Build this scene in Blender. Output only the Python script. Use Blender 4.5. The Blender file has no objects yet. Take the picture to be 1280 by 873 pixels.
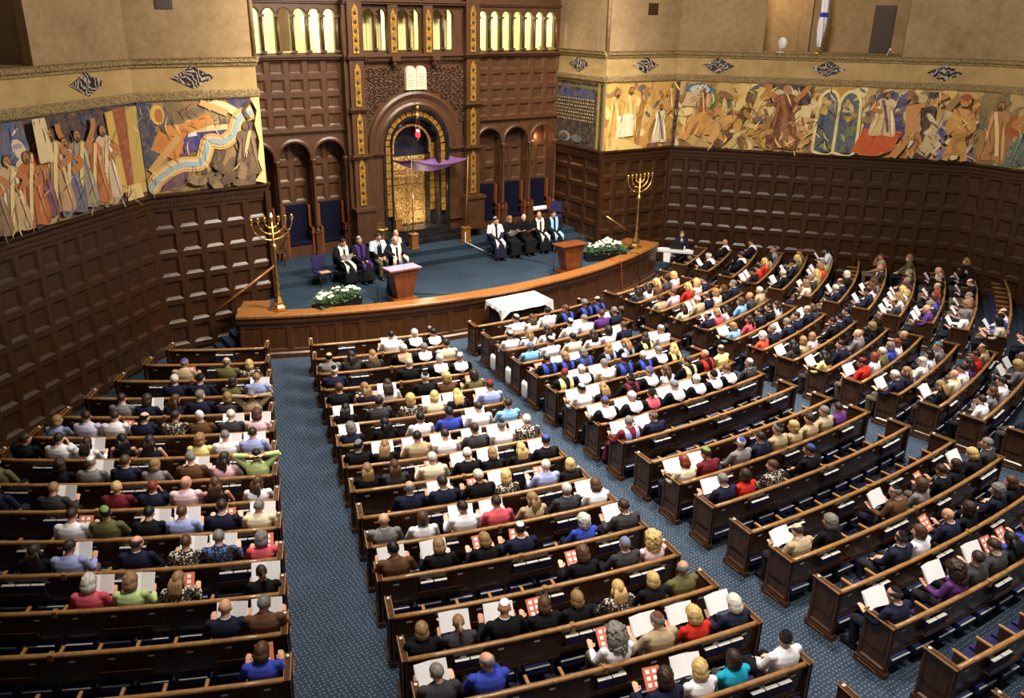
import bpy, bmesh, math, random
import numpy as np
from mathutils import Vector, Matrix
random.seed(7)
SC = bpy.context.scene
COL = SC.collection
PI = math.pi
sin, cos = math.sin, math.cos

# ---------------------------------------------------------------- materials
def lin(c):
    return tuple(((v / 255) / 12.92 if v / 255 <= .04045 else ((v / 255 + .055) / 1.055) ** 2.4) for v in c) + (1.0,)

class NT:
    def __init__(s, name):
        s.m = bpy.data.materials.new(name); s.m.use_nodes = True
        s.t = s.m.node_tree; s.n = s.t.nodes; s.b = s.n['Principled BSDF']
    def node(s, typ, **kw):
        n = s.n.new(typ)
        for k, v in kw.items():
            if k in n.inputs: n.inputs[k].default_value = v
            else: setattr(n, k, v)
        return n
    def link(s, a, b): s.t.links.new(a, b)
    def coord(s, scale=(1, 1, 1), which='Object'):
        tc = s.node('ShaderNodeTexCoord'); mp = s.node('ShaderNodeMapping')
        mp.inputs['Scale'].default_value = scale
        s.link(tc.outputs[which], mp.inputs['Vector']); return mp.outputs['Vector']
    def noise(s, vec, scale=5, detail=4, rough=.55):
        n = s.node('ShaderNodeTexNoise'); n.inputs['Scale'].default_value = scale
        n.inputs['Detail'].default_value = detail; n.inputs['Roughness'].default_value = rough
        s.link(vec, n.inputs['Vector']); return n.outputs['Fac']
    def ramp(s, fac, stops):
        r = s.node('ShaderNodeValToRGB'); e = r.color_ramp.elements
        while len(e) < len(stops): e.new(.5)
        for i, (p, c) in enumerate(stops): e[i].position = p; e[i].color = c
        s.link(fac, r.inputs['Fac']); return r.outputs['Color']
    def mix(s, fac, a, b, mode='MIX'):
        n = s.node('ShaderNodeMix'); n.data_type = 'RGBA'; n.blend_type = mode
        for k, v in ((0, fac), (6, a), (7, b)):
            if hasattr(v, 'links'): s.link(v, n.inputs[k])
            else: n.inputs[k].default_value = v
        return n.outputs[2]
    def bump(s, h, strength=.3, dist=.02):
        b = s.node('ShaderNodeBump'); b.inputs['Strength'].default_value = strength; b.inputs['Distance'].default_value = dist
        s.link(h, b.inputs['Height']); s.link(b.outputs['Normal'], s.b.inputs['Normal'])
    def set(s, col=None, rough=None, metal=None, spec=None, coat=None):
        if col is not None:
            if hasattr(col, 'links'): s.link(col, s.b.inputs['Base Color'])
            else: s.b.inputs['Base Color'].default_value = col
        if rough is not None: s.b.inputs['Roughness'].default_value = rough
        if metal is not None: s.b.inputs['Metallic'].default_value = metal
        if spec is not None: s.b.inputs['Specular IOR Level'].default_value = spec
        if coat is not None: s.b.inputs['Coat Weight'].default_value = coat; s.b.inputs['Coat Roughness'].default_value = .2
        return s.m

def wood(name, dark, light, rough=.35, scale=(2, 2, .35), spec=.5):
    t = NT(name); v = t.coord(scale)
    f = t.noise(v, 6, 6, .6); g = t.noise(v, 40, 3, .5)
    c = t.ramp(f, [(.3, lin(dark)), (.7, lin(light))])
    c = t.mix(.25, c, t.ramp(g, [(.35, lin(dark)), (.65, lin(light))]))
    t.bump(g, .06, .01)
    return t.set(c, rough, spec=spec)

def flat(name, c, rough=.6, metal=0, spec=.5, var=.12, sc=4):
    t = NT(name); v = t.coord()
    f = t.noise(v, sc, 4)
    L = lin(c); a = tuple(x * (1 - var) for x in L[:3]) + (1,); b = tuple(min(1, x * (1 + var)) for x in L[:3]) + (1,)
    return t.set(t.ramp(f, [(.3, a), (.7, b)]), rough, metal, spec)

M = {}
M['panel'] = wood('dark_panel_wood', (44, 25, 12), (68, 41, 21), .34)
M['altar'] = wood('altar_wood', (62, 39, 23), (88, 58, 36), .36)
M['bimah'] = wood('bimah_wood', (60, 34, 16), (92, 55, 27), .32)
M['pew'] = wood('pew_wood', (54, 33, 18), (86, 55, 31), .26)
M['cap'] = wood('rail_cap_wood', (122, 86, 48), (168, 124, 76), .24)
M['capb'] = wood('bimah_cap_wood', (112, 70, 32), (158, 104, 52), .28)
M['lect'] = wood('lectern_wood', (92, 48, 24), (128, 72, 38), .25)
M['brass'] = flat('brass', (226, 190, 112), .3, 1, var=.1, sc=9)
M['white'] = flat('white_linen', (235, 233, 236), .8, var=.03, sc=3)
M['navyseat'] = flat('navy_upholstery', (13, 14, 34), .85, spec=.1, var=.2, sc=20)
M['purpseat'] = flat('purple_navy_upholstery', (38, 36, 76), .85, spec=.15, var=.2, sc=20)
M['black'] = flat('black_plastic', (16, 16, 18), .5)
M['steel'] = flat('grey_steel', (150, 150, 155), .3, 1)
M['plate'] = flat('number_plate_white', (215, 212, 205), .4, var=.05)
M['marble_black'] = flat('black_marble', (34, 32, 34), .12, var=.35, sc=3)
M['leaf'] = flat('leaf_green', (72, 104, 38), .6, var=.4, sc=8)
M['petal'] = flat('white_petal', (240, 238, 220), .6, var=.05, sc=20)
M['orange_cord'] = flat('orange_cord', (190, 70, 25), .5)
M['purple_cloth'] = flat('purple_cloth', (122, 84, 138), .55, var=.2, sc=3)
M['flag_white'] = flat('flag_white', (225, 222, 235), .7, var=.04)
M['flag_blue'] = flat('flag_blue', (40, 50, 165), .7)
M['door'] = flat('brown_door', (58, 38, 20), .5)
M['red_glass'] = None
t = NT('red_lamp_glass'); t.set((.6, .01, .02, 1), .15); t.b.inputs['Emission Color'].default_value = (1, .02, .02, 1); t.b.inputs['Emission Strength'].default_value = 4; M['red_glass'] = t.m
t = NT('lamp_flame'); t.b.inputs['Emission Color'].default_value = (1, .8, .6, 1); t.b.inputs['Emission Strength'].default_value = 18; M['flame'] = t.m

# plaster with soft cloudy stains
t = NT('tan_plaster'); v = t.coord()
f = t.noise(v, .9, 6, .65); g = t.noise(v, 5, 5, .7)
c = t.ramp(f, [(.3, lin((126, 103, 72))), (.7, lin((160, 135, 100)))])
c = t.mix(.35, c, t.ramp(g, [(.3, lin((112, 88, 60))), (.75, lin((176, 150, 114)))]))
t.bump(g, .15, .01); M['plaster'] = t.set(c, .85, spec=.2)
t = NT('tan_stone_band'); v = t.coord()
f = t.noise(v, 1.6, 6, .65)
M['band'] = t.set(t.ramp(f, [(.3, lin((152, 126, 80))), (.7, lin((182, 154, 106)))]), .8, spec=.2)
t = NT('carved_stone_frieze'); v = t.coord((1, 1, 1))
vo = t.node('ShaderNodeTexVoronoi'); vo.inputs['Scale'].default_value = 17; t.link(v, vo.inputs['Vector'])
c = t.ramp(vo.outputs['Distance'], [(.1, lin((92, 74, 48))), (.6, lin((146, 124, 86)))])
t.bump(vo.outputs['Distance'], .6, .03); M['frieze'] = t.set(c, .8, spec=.2)
t = NT('dark_veined_marble'); v = t.coord((1, 1, 1))
n1 = t.noise(v, 3, 6, .7)
wv = t.node('ShaderNodeTexWave'); wv.inputs['Scale'].default_value = 3.4; wv.inputs['Distortion'].default_value = 18; wv.inputs['Detail'].default_value = 5; wv.inputs['Detail Scale'].default_value = 1.0; wv.bands_direction = 'DIAGONAL'
t.link(v, wv.inputs['Vector'])
c = t.ramp(wv.outputs['Fac'], [(.45, lin((44, 36, 36))), (.68, lin((92, 80, 74))), (.9, lin((176, 164, 150)))])
M['marble'] = t.set(c, .3)
# navy carpet with small pale dots
t = NT('navy_dotted_carpet'); v = t.coord()
vo = t.node('ShaderNodeTexVoronoi'); vo.voronoi_dimensions = '2D'; vo.inputs['Scale'].default_value = 13; vo.inputs['Randomness'].default_value = .3
t.link(v, vo.inputs['Vector'])
big = t.noise(v, 1.3, 5, .7)
base = t.ramp(big, [(.3, lin((34, 44, 56))), (.7, lin((51, 63, 78)))])
fine = t.noise(v, 60, 2, .5)
base = t.mix(.3, base, t.ramp(fine, [(.3, lin((22, 31, 43))), (.7, lin((66, 82, 100)))]))
dots = t.ramp(vo.outputs['Distance'], [(.12, (.75, .75, .75, 1)), (.22, (0, 0, 0, 1))])
M['carpet'] = t.set(t.mix(dots, base, lin((118, 130, 146))), .95, spec=.1)
t = NT('navy_bimah_carpet'); v = t.coord()
big = t.noise(v, .8, 5, .7); fine = t.noise(v, 50, 2, .5)
base = t.ramp(big, [(.3, lin((30, 42, 54))), (.7, lin((46, 60, 74)))])
M['carpet_plain'] = t.set(t.mix(.2, base, t.ramp(fine, [(.3, lin((24, 34, 46))), (.7, lin((62, 80, 98)))])), .95, spec=.1)
# gold mosaic tesserae
t = NT('gold_mosaic'); v = t.coord((1, 1, 1))
vo = t.node('ShaderNodeTexVoronoi'); vo.inputs['Scale'].default_value = 11; t.link(v, vo.inputs['Vector'])
c = t.ramp(vo.outputs['Distance'], [(.12, lin((70, 44, 22))), (.25, lin((196, 152, 66))), (.6, lin((150, 108, 40)))])
t.bump(vo.outputs['Distance'], .3, .01); M['mosaic'] = t.set(c, .35, .35)
t = NT('gilded_bronze_doors'); v = t.coord((1, 1, 1))
vo = t.node('ShaderNodeTexVoronoi'); vo.inputs['Scale'].default_value = 8; vo.feature = 'DISTANCE_TO_EDGE'; t.link(v, vo.inputs['Vector'])
n1 = t.noise(v, 14, 4, .7)
c = t.ramp(n1, [(.3, lin((168, 124, 64))), (.7, lin((240, 202, 130)))])
c = t.mix(t.ramp(vo.outputs['Distance'], [(.02, (1, 1, 1, 1)), (.07, (0, 0, 0, 1))]), c, lin((104, 70, 34)))
mx = t.node('ShaderNodeMath'); mx.operation = 'ADD'; t.link(vo.outputs['Distance'], mx.inputs[0]); t.link(n1, mx.inputs[1])
t.bump(mx.outputs[0], 1.0, .06); M['golddoor'] = t.set(c, .36, .5)
t = NT('blue_black_marble'); v = t.coord((1, 1, 1)); n1 = t.noise(v, 5, 6, .75)
M['bluemarble'] = t.set(t.ramp(n1, [(.35, lin((26, 28, 36))), (.6, lin((44, 44, 54))), (.75, lin((110, 100, 92)))]), .2)
M['room_wall'] = flat('cream_room_wall', (226, 224, 178), .8, var=.06, sc=1)
t = NT('cream_pleated_curtain'); v = t.coord((1, 1, 1))
wv = t.node('ShaderNodeTexWave'); wv.inputs['Scale'].default_value = 3.0; wv.inputs['Distortion'].default_value = 1; t.link(v, wv.inputs['Vector'])
M['curtain'] = t.set(t.ramp(wv.outputs['Fac'], [(.2, lin((190, 176, 110))), (.7, lin((225, 216, 160)))]), .8)
M['tablet'] = flat('cream_stone_tablet', (222, 198, 166), .6, var=.08, sc=12)

# per-object coloured materials (cloth, hair, skin): the colour belongs to the object
def objcol(name, rough, var, sc, spec=.3, stretch=(1, 1, 1), bump=0):
    t = NT(name); oi = t.node('ShaderNodeObjectInfo'); v = t.coord(stretch)
    f = t.noise(v, sc, 4, .6)
    lo = t.mix(1.0, oi.outputs['Color'], (1 - var, 1 - var, 1 - var, 1), 'MULTIPLY')
    hi = t.mix(1.0, oi.outputs['Color'], (1 + var * .6,) * 3 + (1,), 'MULTIPLY')
    r = t.ramp(f, [(.35, (0, 0, 0, 1)), (.65, (1, 1, 1, 1))])
    if bump: t.bump(f, bump, .02)
    return t.set(t.mix(r, lo, hi), rough, spec=spec)
M['skin'] = objcol('skin', .55, .08, 9, .35)
M['hair'] = objcol('hair', .5, .35, 26, .35, (1, 1, .25), .5)
M['cloth'] = objcol('garment_cloth', .85, .12, 12, .15, (1, 1, 1), .25)
t = NT('printed_garment_cloth'); oi = t.node('ShaderNodeObjectInfo'); v = t.coord()
vo = t.node('ShaderNodeTexVoronoi'); vo.inputs['Scale'].default_value = 26; t.link(v, vo.inputs['Vector'])
r = t.ramp(vo.outputs['Distance'], [(.35, (0, 0, 0, 1)), (.5, (1, 1, 1, 1))])
M['print'] = t.set(t.mix(r, oi.outputs['Color'], lin((52, 46, 44))), .85, spec=.15)
t = NT('eye_white'); M['eye'] = t.set((.8, .78, .75, 1), .2)
t = NT('eye_iris'); M['iris'] = t.set((.03, .02, .015, 1), .1)
t = NT('lips'); M['lips'] = t.set(lin((168, 92, 82)), .45)
M['paper'] = flat('white_paper', (240, 238, 240), .7, var=.02)
t = NT('printed_booklet_cover'); v = t.coord((1, 1, 1))
bk = t.node('ShaderNodeTexBrick'); bk.inputs['Scale'].default_value = 9; bk.inputs['Mortar Size'].default_value = .035
bk.inputs['Color1'].default_value = lin((196, 92, 62)); bk.inputs['Color2'].default_value = lin((226, 190, 164)); bk.inputs['Mortar'].default_value = lin((214, 130, 100))
t.link(v, bk.inputs['Vector']); M['program'] = t.set(bk.outputs['Color'], .5)
# mural paint: pigment colour stored per face corner, broken by brush noise
t = NT('mural_paint'); at = t.node('ShaderNodeVertexColor'); at.layer_name = 'paint'
v = t.coord((1, 1, 1)); n1 = t.noise(v, 5, 6, .7); n2 = t.noise(v, 17, 4, .6)
a = t.mix(t.ramp(n1, [(.38, (0, 0, 0, 1)), (.62, (1, 1, 1, 1))]), at.outputs['Color'], lin((190, 150, 92)), 'MIX')
a2 = t.mix(.22, at.outputs['Color'], a)
n3 = t.noise(t.coord((1, 1, 1)), 9, 6, .75)
b2 = t.mix(t.ramp(n2, [(.6, (0, 0, 0, 1)), (.72, (.35, .35, .35, 1))]), a2, lin((74, 60, 58)))
b2 = t.mix(t.ramp(n3, [(.58, (0, 0, 0, 1)), (.7, (.3, .3, .3, 1))]), b2, lin((226, 204, 150)))
M['mural'] = t.set(b2, .8, spec=.15)

# ---------------------------------------------------------------- mesh builder
class MB:
    def __init__(s): s.v = []; s.f = []; s.m = []; s.s = []
    def add(s, vs, fs, mi=0, sm=False):
        o = len(s.v); s.v += [tuple(p) for p in vs]
        for f in fs: s.f.append(tuple(i + o for i in f)); s.m.append(mi); s.s.append(sm)
        return s
    def box(s, c, d, rz=0, mi=0, taper=1.0):
        x, y, z = d[0] / 2, d[1] / 2, d[2] / 2; P = []
        for k, tp in ((-z, 1), (z, taper)):
            for i, j in ((-x, -y), (x, -y), (x, y), (-x, y)):
                i *= tp; j *= tp
                P.append((c[0] + i * cos(rz) - j * sin(rz), c[1] + i * sin(rz) + j * cos(rz), c[2] + k))
        return s.add(P, [(3, 2, 1, 0), (4, 5, 6, 7), (0, 1, 5, 4), (1, 2, 6, 5), (2, 3, 7, 6), (3, 0, 4, 7)], mi)
    def prism(s, poly, z0, z1, mi=0):
        n = len(poly)
        P = [(x, y, z0) for x, y in poly] + [(x, y, z1) for x, y in poly]
        return s.add(P, [tuple(range(n - 1, -1, -1)), tuple(range(n, 2 * n))] + [(i, (i + 1) % n, n + (i + 1) % n, n + i) for i in range(n)], mi)
    def extrude(s, poly3, d, mi=0):
        n = len(poly3); P = [tuple(p) for p in poly3] + [tuple(np.array(p) + np.array(d)) for p in poly3]
        return s.add(P, [tuple(range(n - 1, -1, -1)), tuple(range(n, 2 * n))] + [(i, (i + 1) % n, n + (i + 1) % n, n + i) for i in range(n)], mi)
    def tube(s, path, rad, n=10, mi=0, sm=True, up=(0, 0, 1), flat_=1.0):
        path = [Vector(p) for p in path]; K = len(path); P = []; up = Vector(up)
        if not hasattr(rad, '__len__'): rad = [rad] * K
        for i, p in enumerate(path):
            d = (path[min(i + 1, K - 1)] - path[max(i - 1, 0)]).normalized()
            a = d.cross(up)
            if a.length < 1e-3: a = d.cross(Vector((1, 0, 0)))
            a.normalize(); b = a.cross(d)
            r = rad[i]; ra, rb = r if hasattr(r, '__len__') else (r, r * flat_)
            for j in range(n):
                q = 2 * PI * j / n; P.append(p + a * (cos(q) * ra) + b * (sin(q) * rb))
        F = [(i * n + j, i * n + (j + 1) % n, (i + 1) * n + (j + 1) % n, (i + 1) * n + j) for i in range(K - 1) for j in range(n)]
        F += [tuple(range(n - 1, -1, -1)), tuple((K - 1) * n + j for j in range(n))]
        return s.add(P, F, mi, sm)
    def lathe(s, prof, c=(0, 0, 0), n=16, mi=0, sm=True):
        P = []; K = len(prof)
        for r, z in prof:
            for j in range(n): P.append((c[0] + r * cos(2 * PI * j / n), c[1] + r * sin(2 * PI * j / n), c[2] + z))
        F = [(i * n + j, i * n + (j + 1) % n, (i + 1) * n + (j + 1) % n, (i + 1) * n + j) for i in range(K - 1) for j in range(n)]
        F += [tuple(range(n - 1, -1, -1)), tuple((K - 1) * n + j for j in range(n))]
        return s.add(P, F, mi, sm)
    def ell(s, c, r, n=12, m=8, mi=0, R=None):
        P = [(0, 0, -1)]
        for i in range(1, m):
            for j in range(n):
                a = PI * i / m - PI / 2; P.append((cos(a) * cos(2 * PI * j / n), cos(a) * sin(2 * PI * j / n), sin(a)))
        P.append((0, 0, 1)); F = []
        for j in range(n):
            F.append((0, 1 + (j + 1) % n, 1 + j)); F.append((len(P) - 1, 1 + (m - 2) * n + j, 1 + (m - 2) * n + (j + 1) % n))
        for i in range(m - 2):
            for j in range(n): F.append((1 + i * n + j, 1 + i * n + (j + 1) % n, 1 + (i + 1) * n + (j + 1) % n, 1 + (i + 1) * n + j))
        Q = []
        for p in P:
            q = Vector((p[0] * r[0], p[1] * r[1], p[2] * r[2]))
            if R is not None: q = R @ q
            Q.append(q + Vector(c))
        return s.add(Q, F, mi, True)
    def arc(s, prof, a0, a1, step=.02, mi=0, sm=False, dz=0):
        # closed profile of (r, z) swept about the world's vertical axis (angle measured from -Y towards +X)
        n = max(2, int(math.ceil(abs(a1 - a0) / step)) + 1); K = len(prof); P = []
        for i in range(n):
            a = a0 + (a1 - a0) * i / (n - 1)
            for r, z in prof: P.append((r * sin(a), -r * cos(a), z + dz))
        F = [(i * K + j, (i + 1) * K + j, (i + 1) * K + (j + 1) % K, i * K + (j + 1) % K) for i in range(n - 1) for j in range(K)]
        F += [tuple(range(K)), tuple((n - 1) * K + j for j in range(K - 1, -1, -1))]
        return s.add(P, F, mi, sm)
    def mesh(s, name, mats):
        me = bpy.data.meshes.new(name); me.from_pydata(s.v, [], s.f)
        for m in (mats if isinstance(mats, (list, tuple)) else [mats]): me.materials.append(m)
        me.polygons.foreach_set('material_index', s.m); me.polygons.foreach_set('use_smooth', s.s)
        bm = bmesh.new(); bm.from_mesh(me); bmesh.ops.recalc_face_normals(bm, faces=bm.faces); bm.to_mesh(me); bm.free()
        me.update(); return me
    def build(s, name, mats, parent=None, loc=None, rz=0):
        return put(name, s.mesh(name, mats), parent, loc, rz)

def put(name, me, parent=None, loc=None, rz=0):
    o = bpy.data.objects.new(name, me); COL.objects.link(o)
    if parent is not None: o.parent = parent
    if loc is not None: o.location = loc
    if rz: o.rotation_euler[2] = rz
    return o
def tag(o, label, cat, group=None, kind=None):
    o['label'] = label; o['category'] = cat
    if group: o['group'] = group
    if kind: o['kind'] = kind
    return o
def thing(name, label, cat, loc=(0, 0, 0), rz=0, group=None):
    o = bpy.data.objects.new(name, None); COL.objects.link(o); o.location = loc; o.rotation_euler[2] = rz
    o.empty_display_size = .1
    return tag(o, label, cat, group)
def struct(name, mb, mats, label=None, parent=None):
    o = mb.build(name, mats, parent)
    if parent is None: o['kind'] = 'structure'
    if label: o['label'] = label
    return o
def bevel(o, w=.01, seg=2):
    m = o.modifiers.new('bevel', 'BEVEL'); m.width = w; m.segments = seg; m.limit_method = 'ANGLE'; return o

# ---------------------------------------------------------------- hall plan (metres; the ark axis is x = 0, pews are concentric about the origin)
R0, DR = 19.5005, .92
def rk(k): return R0 + DR * k + .003882 * k * k
def fz(r):
    k = max(0.0, (r - R0) / DR); return max(-.19, -.05496 * DR * k + .0036 * k * k)
EDG = [(.10130, .1408), (.12777, .9067), (.26236, 1.7798), (.29786, 2.2638)]
def edge(i, r): a, o = EDG[i - 1]; return a + math.asin(o / r)
def pol(r, a, z=0.0): return Vector((r * sin(a), -r * cos(a), z))
# ================================================================ SETTING
# floor: one dished carpet around the bimah
mb = MB(); rs = [8.0] + list(np.arange(15.5, 42, .46)); n = 90
P = []
for r in rs:
    for j in range(n + 1): P.append(pol(r, -1.3 + 2.6 * j / n, fz(r)))
F = [(i * (n + 1) + j, i * (n + 1) + j + 1, (i + 1) * (n + 1) + j + 1, (i + 1) * (n + 1) + j) for i in range(len(rs) - 1) for j in range(n)]
struct('floor', mb.add(P, F, 0, True), M['carpet'])

ZT = 4.73      # top of the wainscot
def frame_of(P0, P1):
    P0, P1 = Vector((*P0, 0)), Vector((*P1, 0)); u = (P1 - P0); L = u.length; u.normalize()
    return P0, u, L
class Wall:
    # local frame: s along the wall, z up, w out of the wall into the room
    def __init__(self, P0, P1, out): 
        self.P0, self.u, self.L = frame_of(P0, P1); self.n = Vector((self.u.y, -self.u.x, 0))
        if self.n.dot(Vector((*out, 0)) - self.P0) < 0: self.n = -self.n
    def p(self, s, z, w=0.0): return self.P0 + self.u * s + self.n * w + Vector((0, 0, z))
    def slab(self, mb, s0, s1, z0, z1, w0, w1, mi=0):
        P = [self.p(s, z, w) for s in (s0, s1) for z in (z0, z1) for w in (w0, w1)]
        mb.add(P, [(0, 1, 3, 2), (4, 6, 7, 5), (0, 4, 5, 1), (2, 3, 7, 6), (0, 2, 6, 4), (1, 5, 7, 3)], mi)
    def mould(self, mb, prof, s0, s1, mi=0):
        K = len(prof); P = [self.p(s, z, w) for s in (s0, s1) for w, z in prof]
        mb.add(P, [(j, (j + 1) % K, K + (j + 1) % K, K + j) for j in range(K)] + [tuple(range(K)), tuple(range(2 * K - 1, K - 1, -1))], mi)
    def panel(self, mb, s0, s1, z0, z1, mi=0, st=.085, dp=.055):
        def ring(i, w): return [self.p(s0 + i, z0 + i, w), self.p(s1 - i, z0 + i, w), self.p(s1 - i, z1 - i, w), self.p(s0 + i, z1 - i, w)]
        k = min(s1 - s0, z1 - z0); st = min(st, k * .16)
        R = ring(0, 0) + ring(st * .9, 0) + ring(st * 1.35, -.03) + ring(st * 1.4, -.036) + ring(st * 1.8, -dp) + ring(st * 1.85, -dp - .003)
        F = [(4 * i + j, 4 * i + (j + 1) % 4, 4 * i + 4 + (j + 1) % 4, 4 * i + 4 + j) for i in range(5) for j in range(4)] + [(20, 21, 22, 23)]
        mb.add(R, F, mi)
    def grid(self, mb, s0, s1, zs, nc, mi=0):
        for i in range(nc):
            for a, b in zip(zs[:-1], zs[1:]): self.panel(mb, s0 + (s1 - s0) * i / nc, s0 + (s1 - s0) * (i + 1) / nc, a, b, mi)

WC = (0, -25)
C1 = (9.75, -14.65); C2 = (16.8, -22.8); C3 = (17.7, -40.0)
WALLS = {
 'reveal_right': Wall((6.4, -10.4), (6.4, -14.5), (0, -13)), 'reveal_left': Wall((-6.4, -10.4), (-6.4, -14.5), (0, -13)),
 'front_right': Wall((6.4, -14.5), C1, WC), 'front_left': Wall((-6.4, -14.5), (-9.75, -14.7), WC),
 'diagonal_right': Wall(C1, C2, WC), 'diagonal_left': Wall((-9.75, -14.7), (-16.8, -20.9), WC),
 'side_right': Wall(C2, C3, WC), 'side_left': Wall((-16.8, -20.9), (-17.7, -40), WC)}
ZS = [-.55, .17, .87, 1.58, 2.28, 2.98, 3.67, 4.33]
for nm, w in WALLS.items():
    mb = MB(); nc = max(2, round(w.L / .67))
    if nm.startswith('reveal'): w.grid(mb, 0, w.L, [1.2, 1.9, 2.6, 3.3, 3.9, 4.4], 4)
    else: w.grid(mb, 0, w.L, ZS, nc)
    # cornice of the wainscot with a small dentil row
    zc = 4.33
    w.mould(mb, [(0, zc), (.02, zc), (.035, zc + .05), (.035, zc + .14), (.07, zc + .2), (.07, zc + .27), (.13, zc + .33), (.15, zc + .36), (.15, zc + .4), (-.05, zc + .4), (-.05, zc)], 0, w.L)
    nd = int(w.L / .09)
    for i in range(nd): w.slab(mb, w.L * (i + .2) / nd, w.L * (i + .75) / nd, zc + .14, zc + .2, .03, .065)
    # upper wall: backing behind the mural, band, frieze, cornice, plaster
    top = 12.5
    w.slab(mb, 0, w.L, ZT, 7.2, -.25, -.015, 1)
    w.slab(mb, 0, w.L, 7.44, 8.1, -.25, 0, 2)
    w.mould(mb, [(0, 7.2), (.05, 7.2), (.07, 7.24), (.07, 7.40), (.04, 7.44), (0, 7.44), (-.2, 7.44), (-.2, 7.2)], 0, w.L, 3)
    w.mould(mb, [(0, 8.06), (.05, 8.06), (.06, 8.12), (.11, 8.16), (.12, 8.24), (.15, 8.29), (-.2, 8.29), (-.2, 8.06)], 0, w.L, 3)
    if nm == 'diagonal_right':
        w.slab(mb, 0, 3.06, 8.29, top, -.25, 0, 1); w.slab(mb, 7.87, w.L, 8.29, top, -.25, 0, 1)
        # the gallery niche behind the opening
        w.slab(mb, 2.4, 8.7, 8.15, 8.29, -2.6, -.1, 1); w.slab(mb, 2.2, 8.9, 8.15, top, -2.8, -2.6, 1)
        w.slab(mb, 2.2, 2.4, 8.15, top, -2.8, -.2, 1); w.slab(mb, 8.6, 8.8, 8.15, top, -2.8, -.2, 1)
        w.slab(mb, 4.35, 4.75, 8.29, top, -2.62, -2.2, 1)
    elif nm == 'diagonal_left':
        w.slab(mb, 0, 3.17, 8.29, top, -.25, 0, 1); w.slab(mb, 8.0, w.L, 8.29, top, -.25, 0, 1)
        w.slab(mb, 2.4, 8.7, 8.15, 8.29, -2.6, -.1, 1); w.slab(mb, 2.2, 8.9, 8.15, top, -2.8, -2.6, 1)
        w.slab(mb, 2.2, 2.4, 8.15, top, -2.8, -.2, 1); w.slab(mb, 8.6, 8.8, 8.15, top, -2.8, -.2, 1)
    else: w.slab(mb, 0, w.L, 8.29, top, -.25, 0, 1)
    struct('wall_' + nm, mb, [M['panel'], M['plaster'], M['band'], M['frieze']])
for sx, nm in ((1, 'right'), (-1, 'left')):   # tall corner mouldings at the proscenium edge
    mb = MB(); mb.tube([(sx * 6.4, -14.5, z) for z in (8.29, 12.5)], .07, 8); mb.box((sx * 6.4, -14.52, 2.4), (.16, .16, 4.2), 0, 1)
    struct('trim_1' if sx > 0 else 'trim_2', mb, [M['plaster'], M['panel']])

# marble lozenges on the band
def lozenge(w, s, label):
    mb = MB(); a, b = .6, .29; z = 7.78
    P = [w.p(s - a, z, .025), w.p(s, z - b, .025), w.p(s + a, z, .025), w.p(s, z + b, .025), w.p(s - a, z, .0), w.p(s, z - b, .0), w.p(s + a, z, .0), w.p(s, z + b, .0)]
    mb.add(P, [(0, 1, 2, 3), (0, 4, 5, 1), (1, 5, 6, 2), (2, 6, 7, 3), (3, 7, 4, 0)])
    tag(mb.build('marble_lozenge', M['marble']), label, 'wall ornament', 'marble lozenges on the tan band')
W = WALLS
lozenge(W['reveal_right'], 2.5, 'dark marble lozenge on the proscenium return above the dark inscribed panel')
lozenge(W['front_right'], 1.81, 'dark veined marble lozenge above the gold mural beside the right proscenium edge')
for s, l in ((1.52, 'marble lozenge on the right tan band, nearest the keyboard corner'), (5.44, 'marble lozenge on the right tan band below the white and blue flag'), (9.35, 'marble lozenge on the right tan band near the far end of the diagonal wall')):
    lozenge(W['diagonal_right'], s, l)
lozenge(W['side_right'], 2.0, 'marble lozenge cut by the right edge of the photo')
lozenge(W['front_left'], 1.77, 'streaked marble lozenge above the winding colour band on the left')
lozenge(W['diagonal_left'], 1.62, 'dark marble lozenge on the left wall above the blue sky mural')

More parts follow.
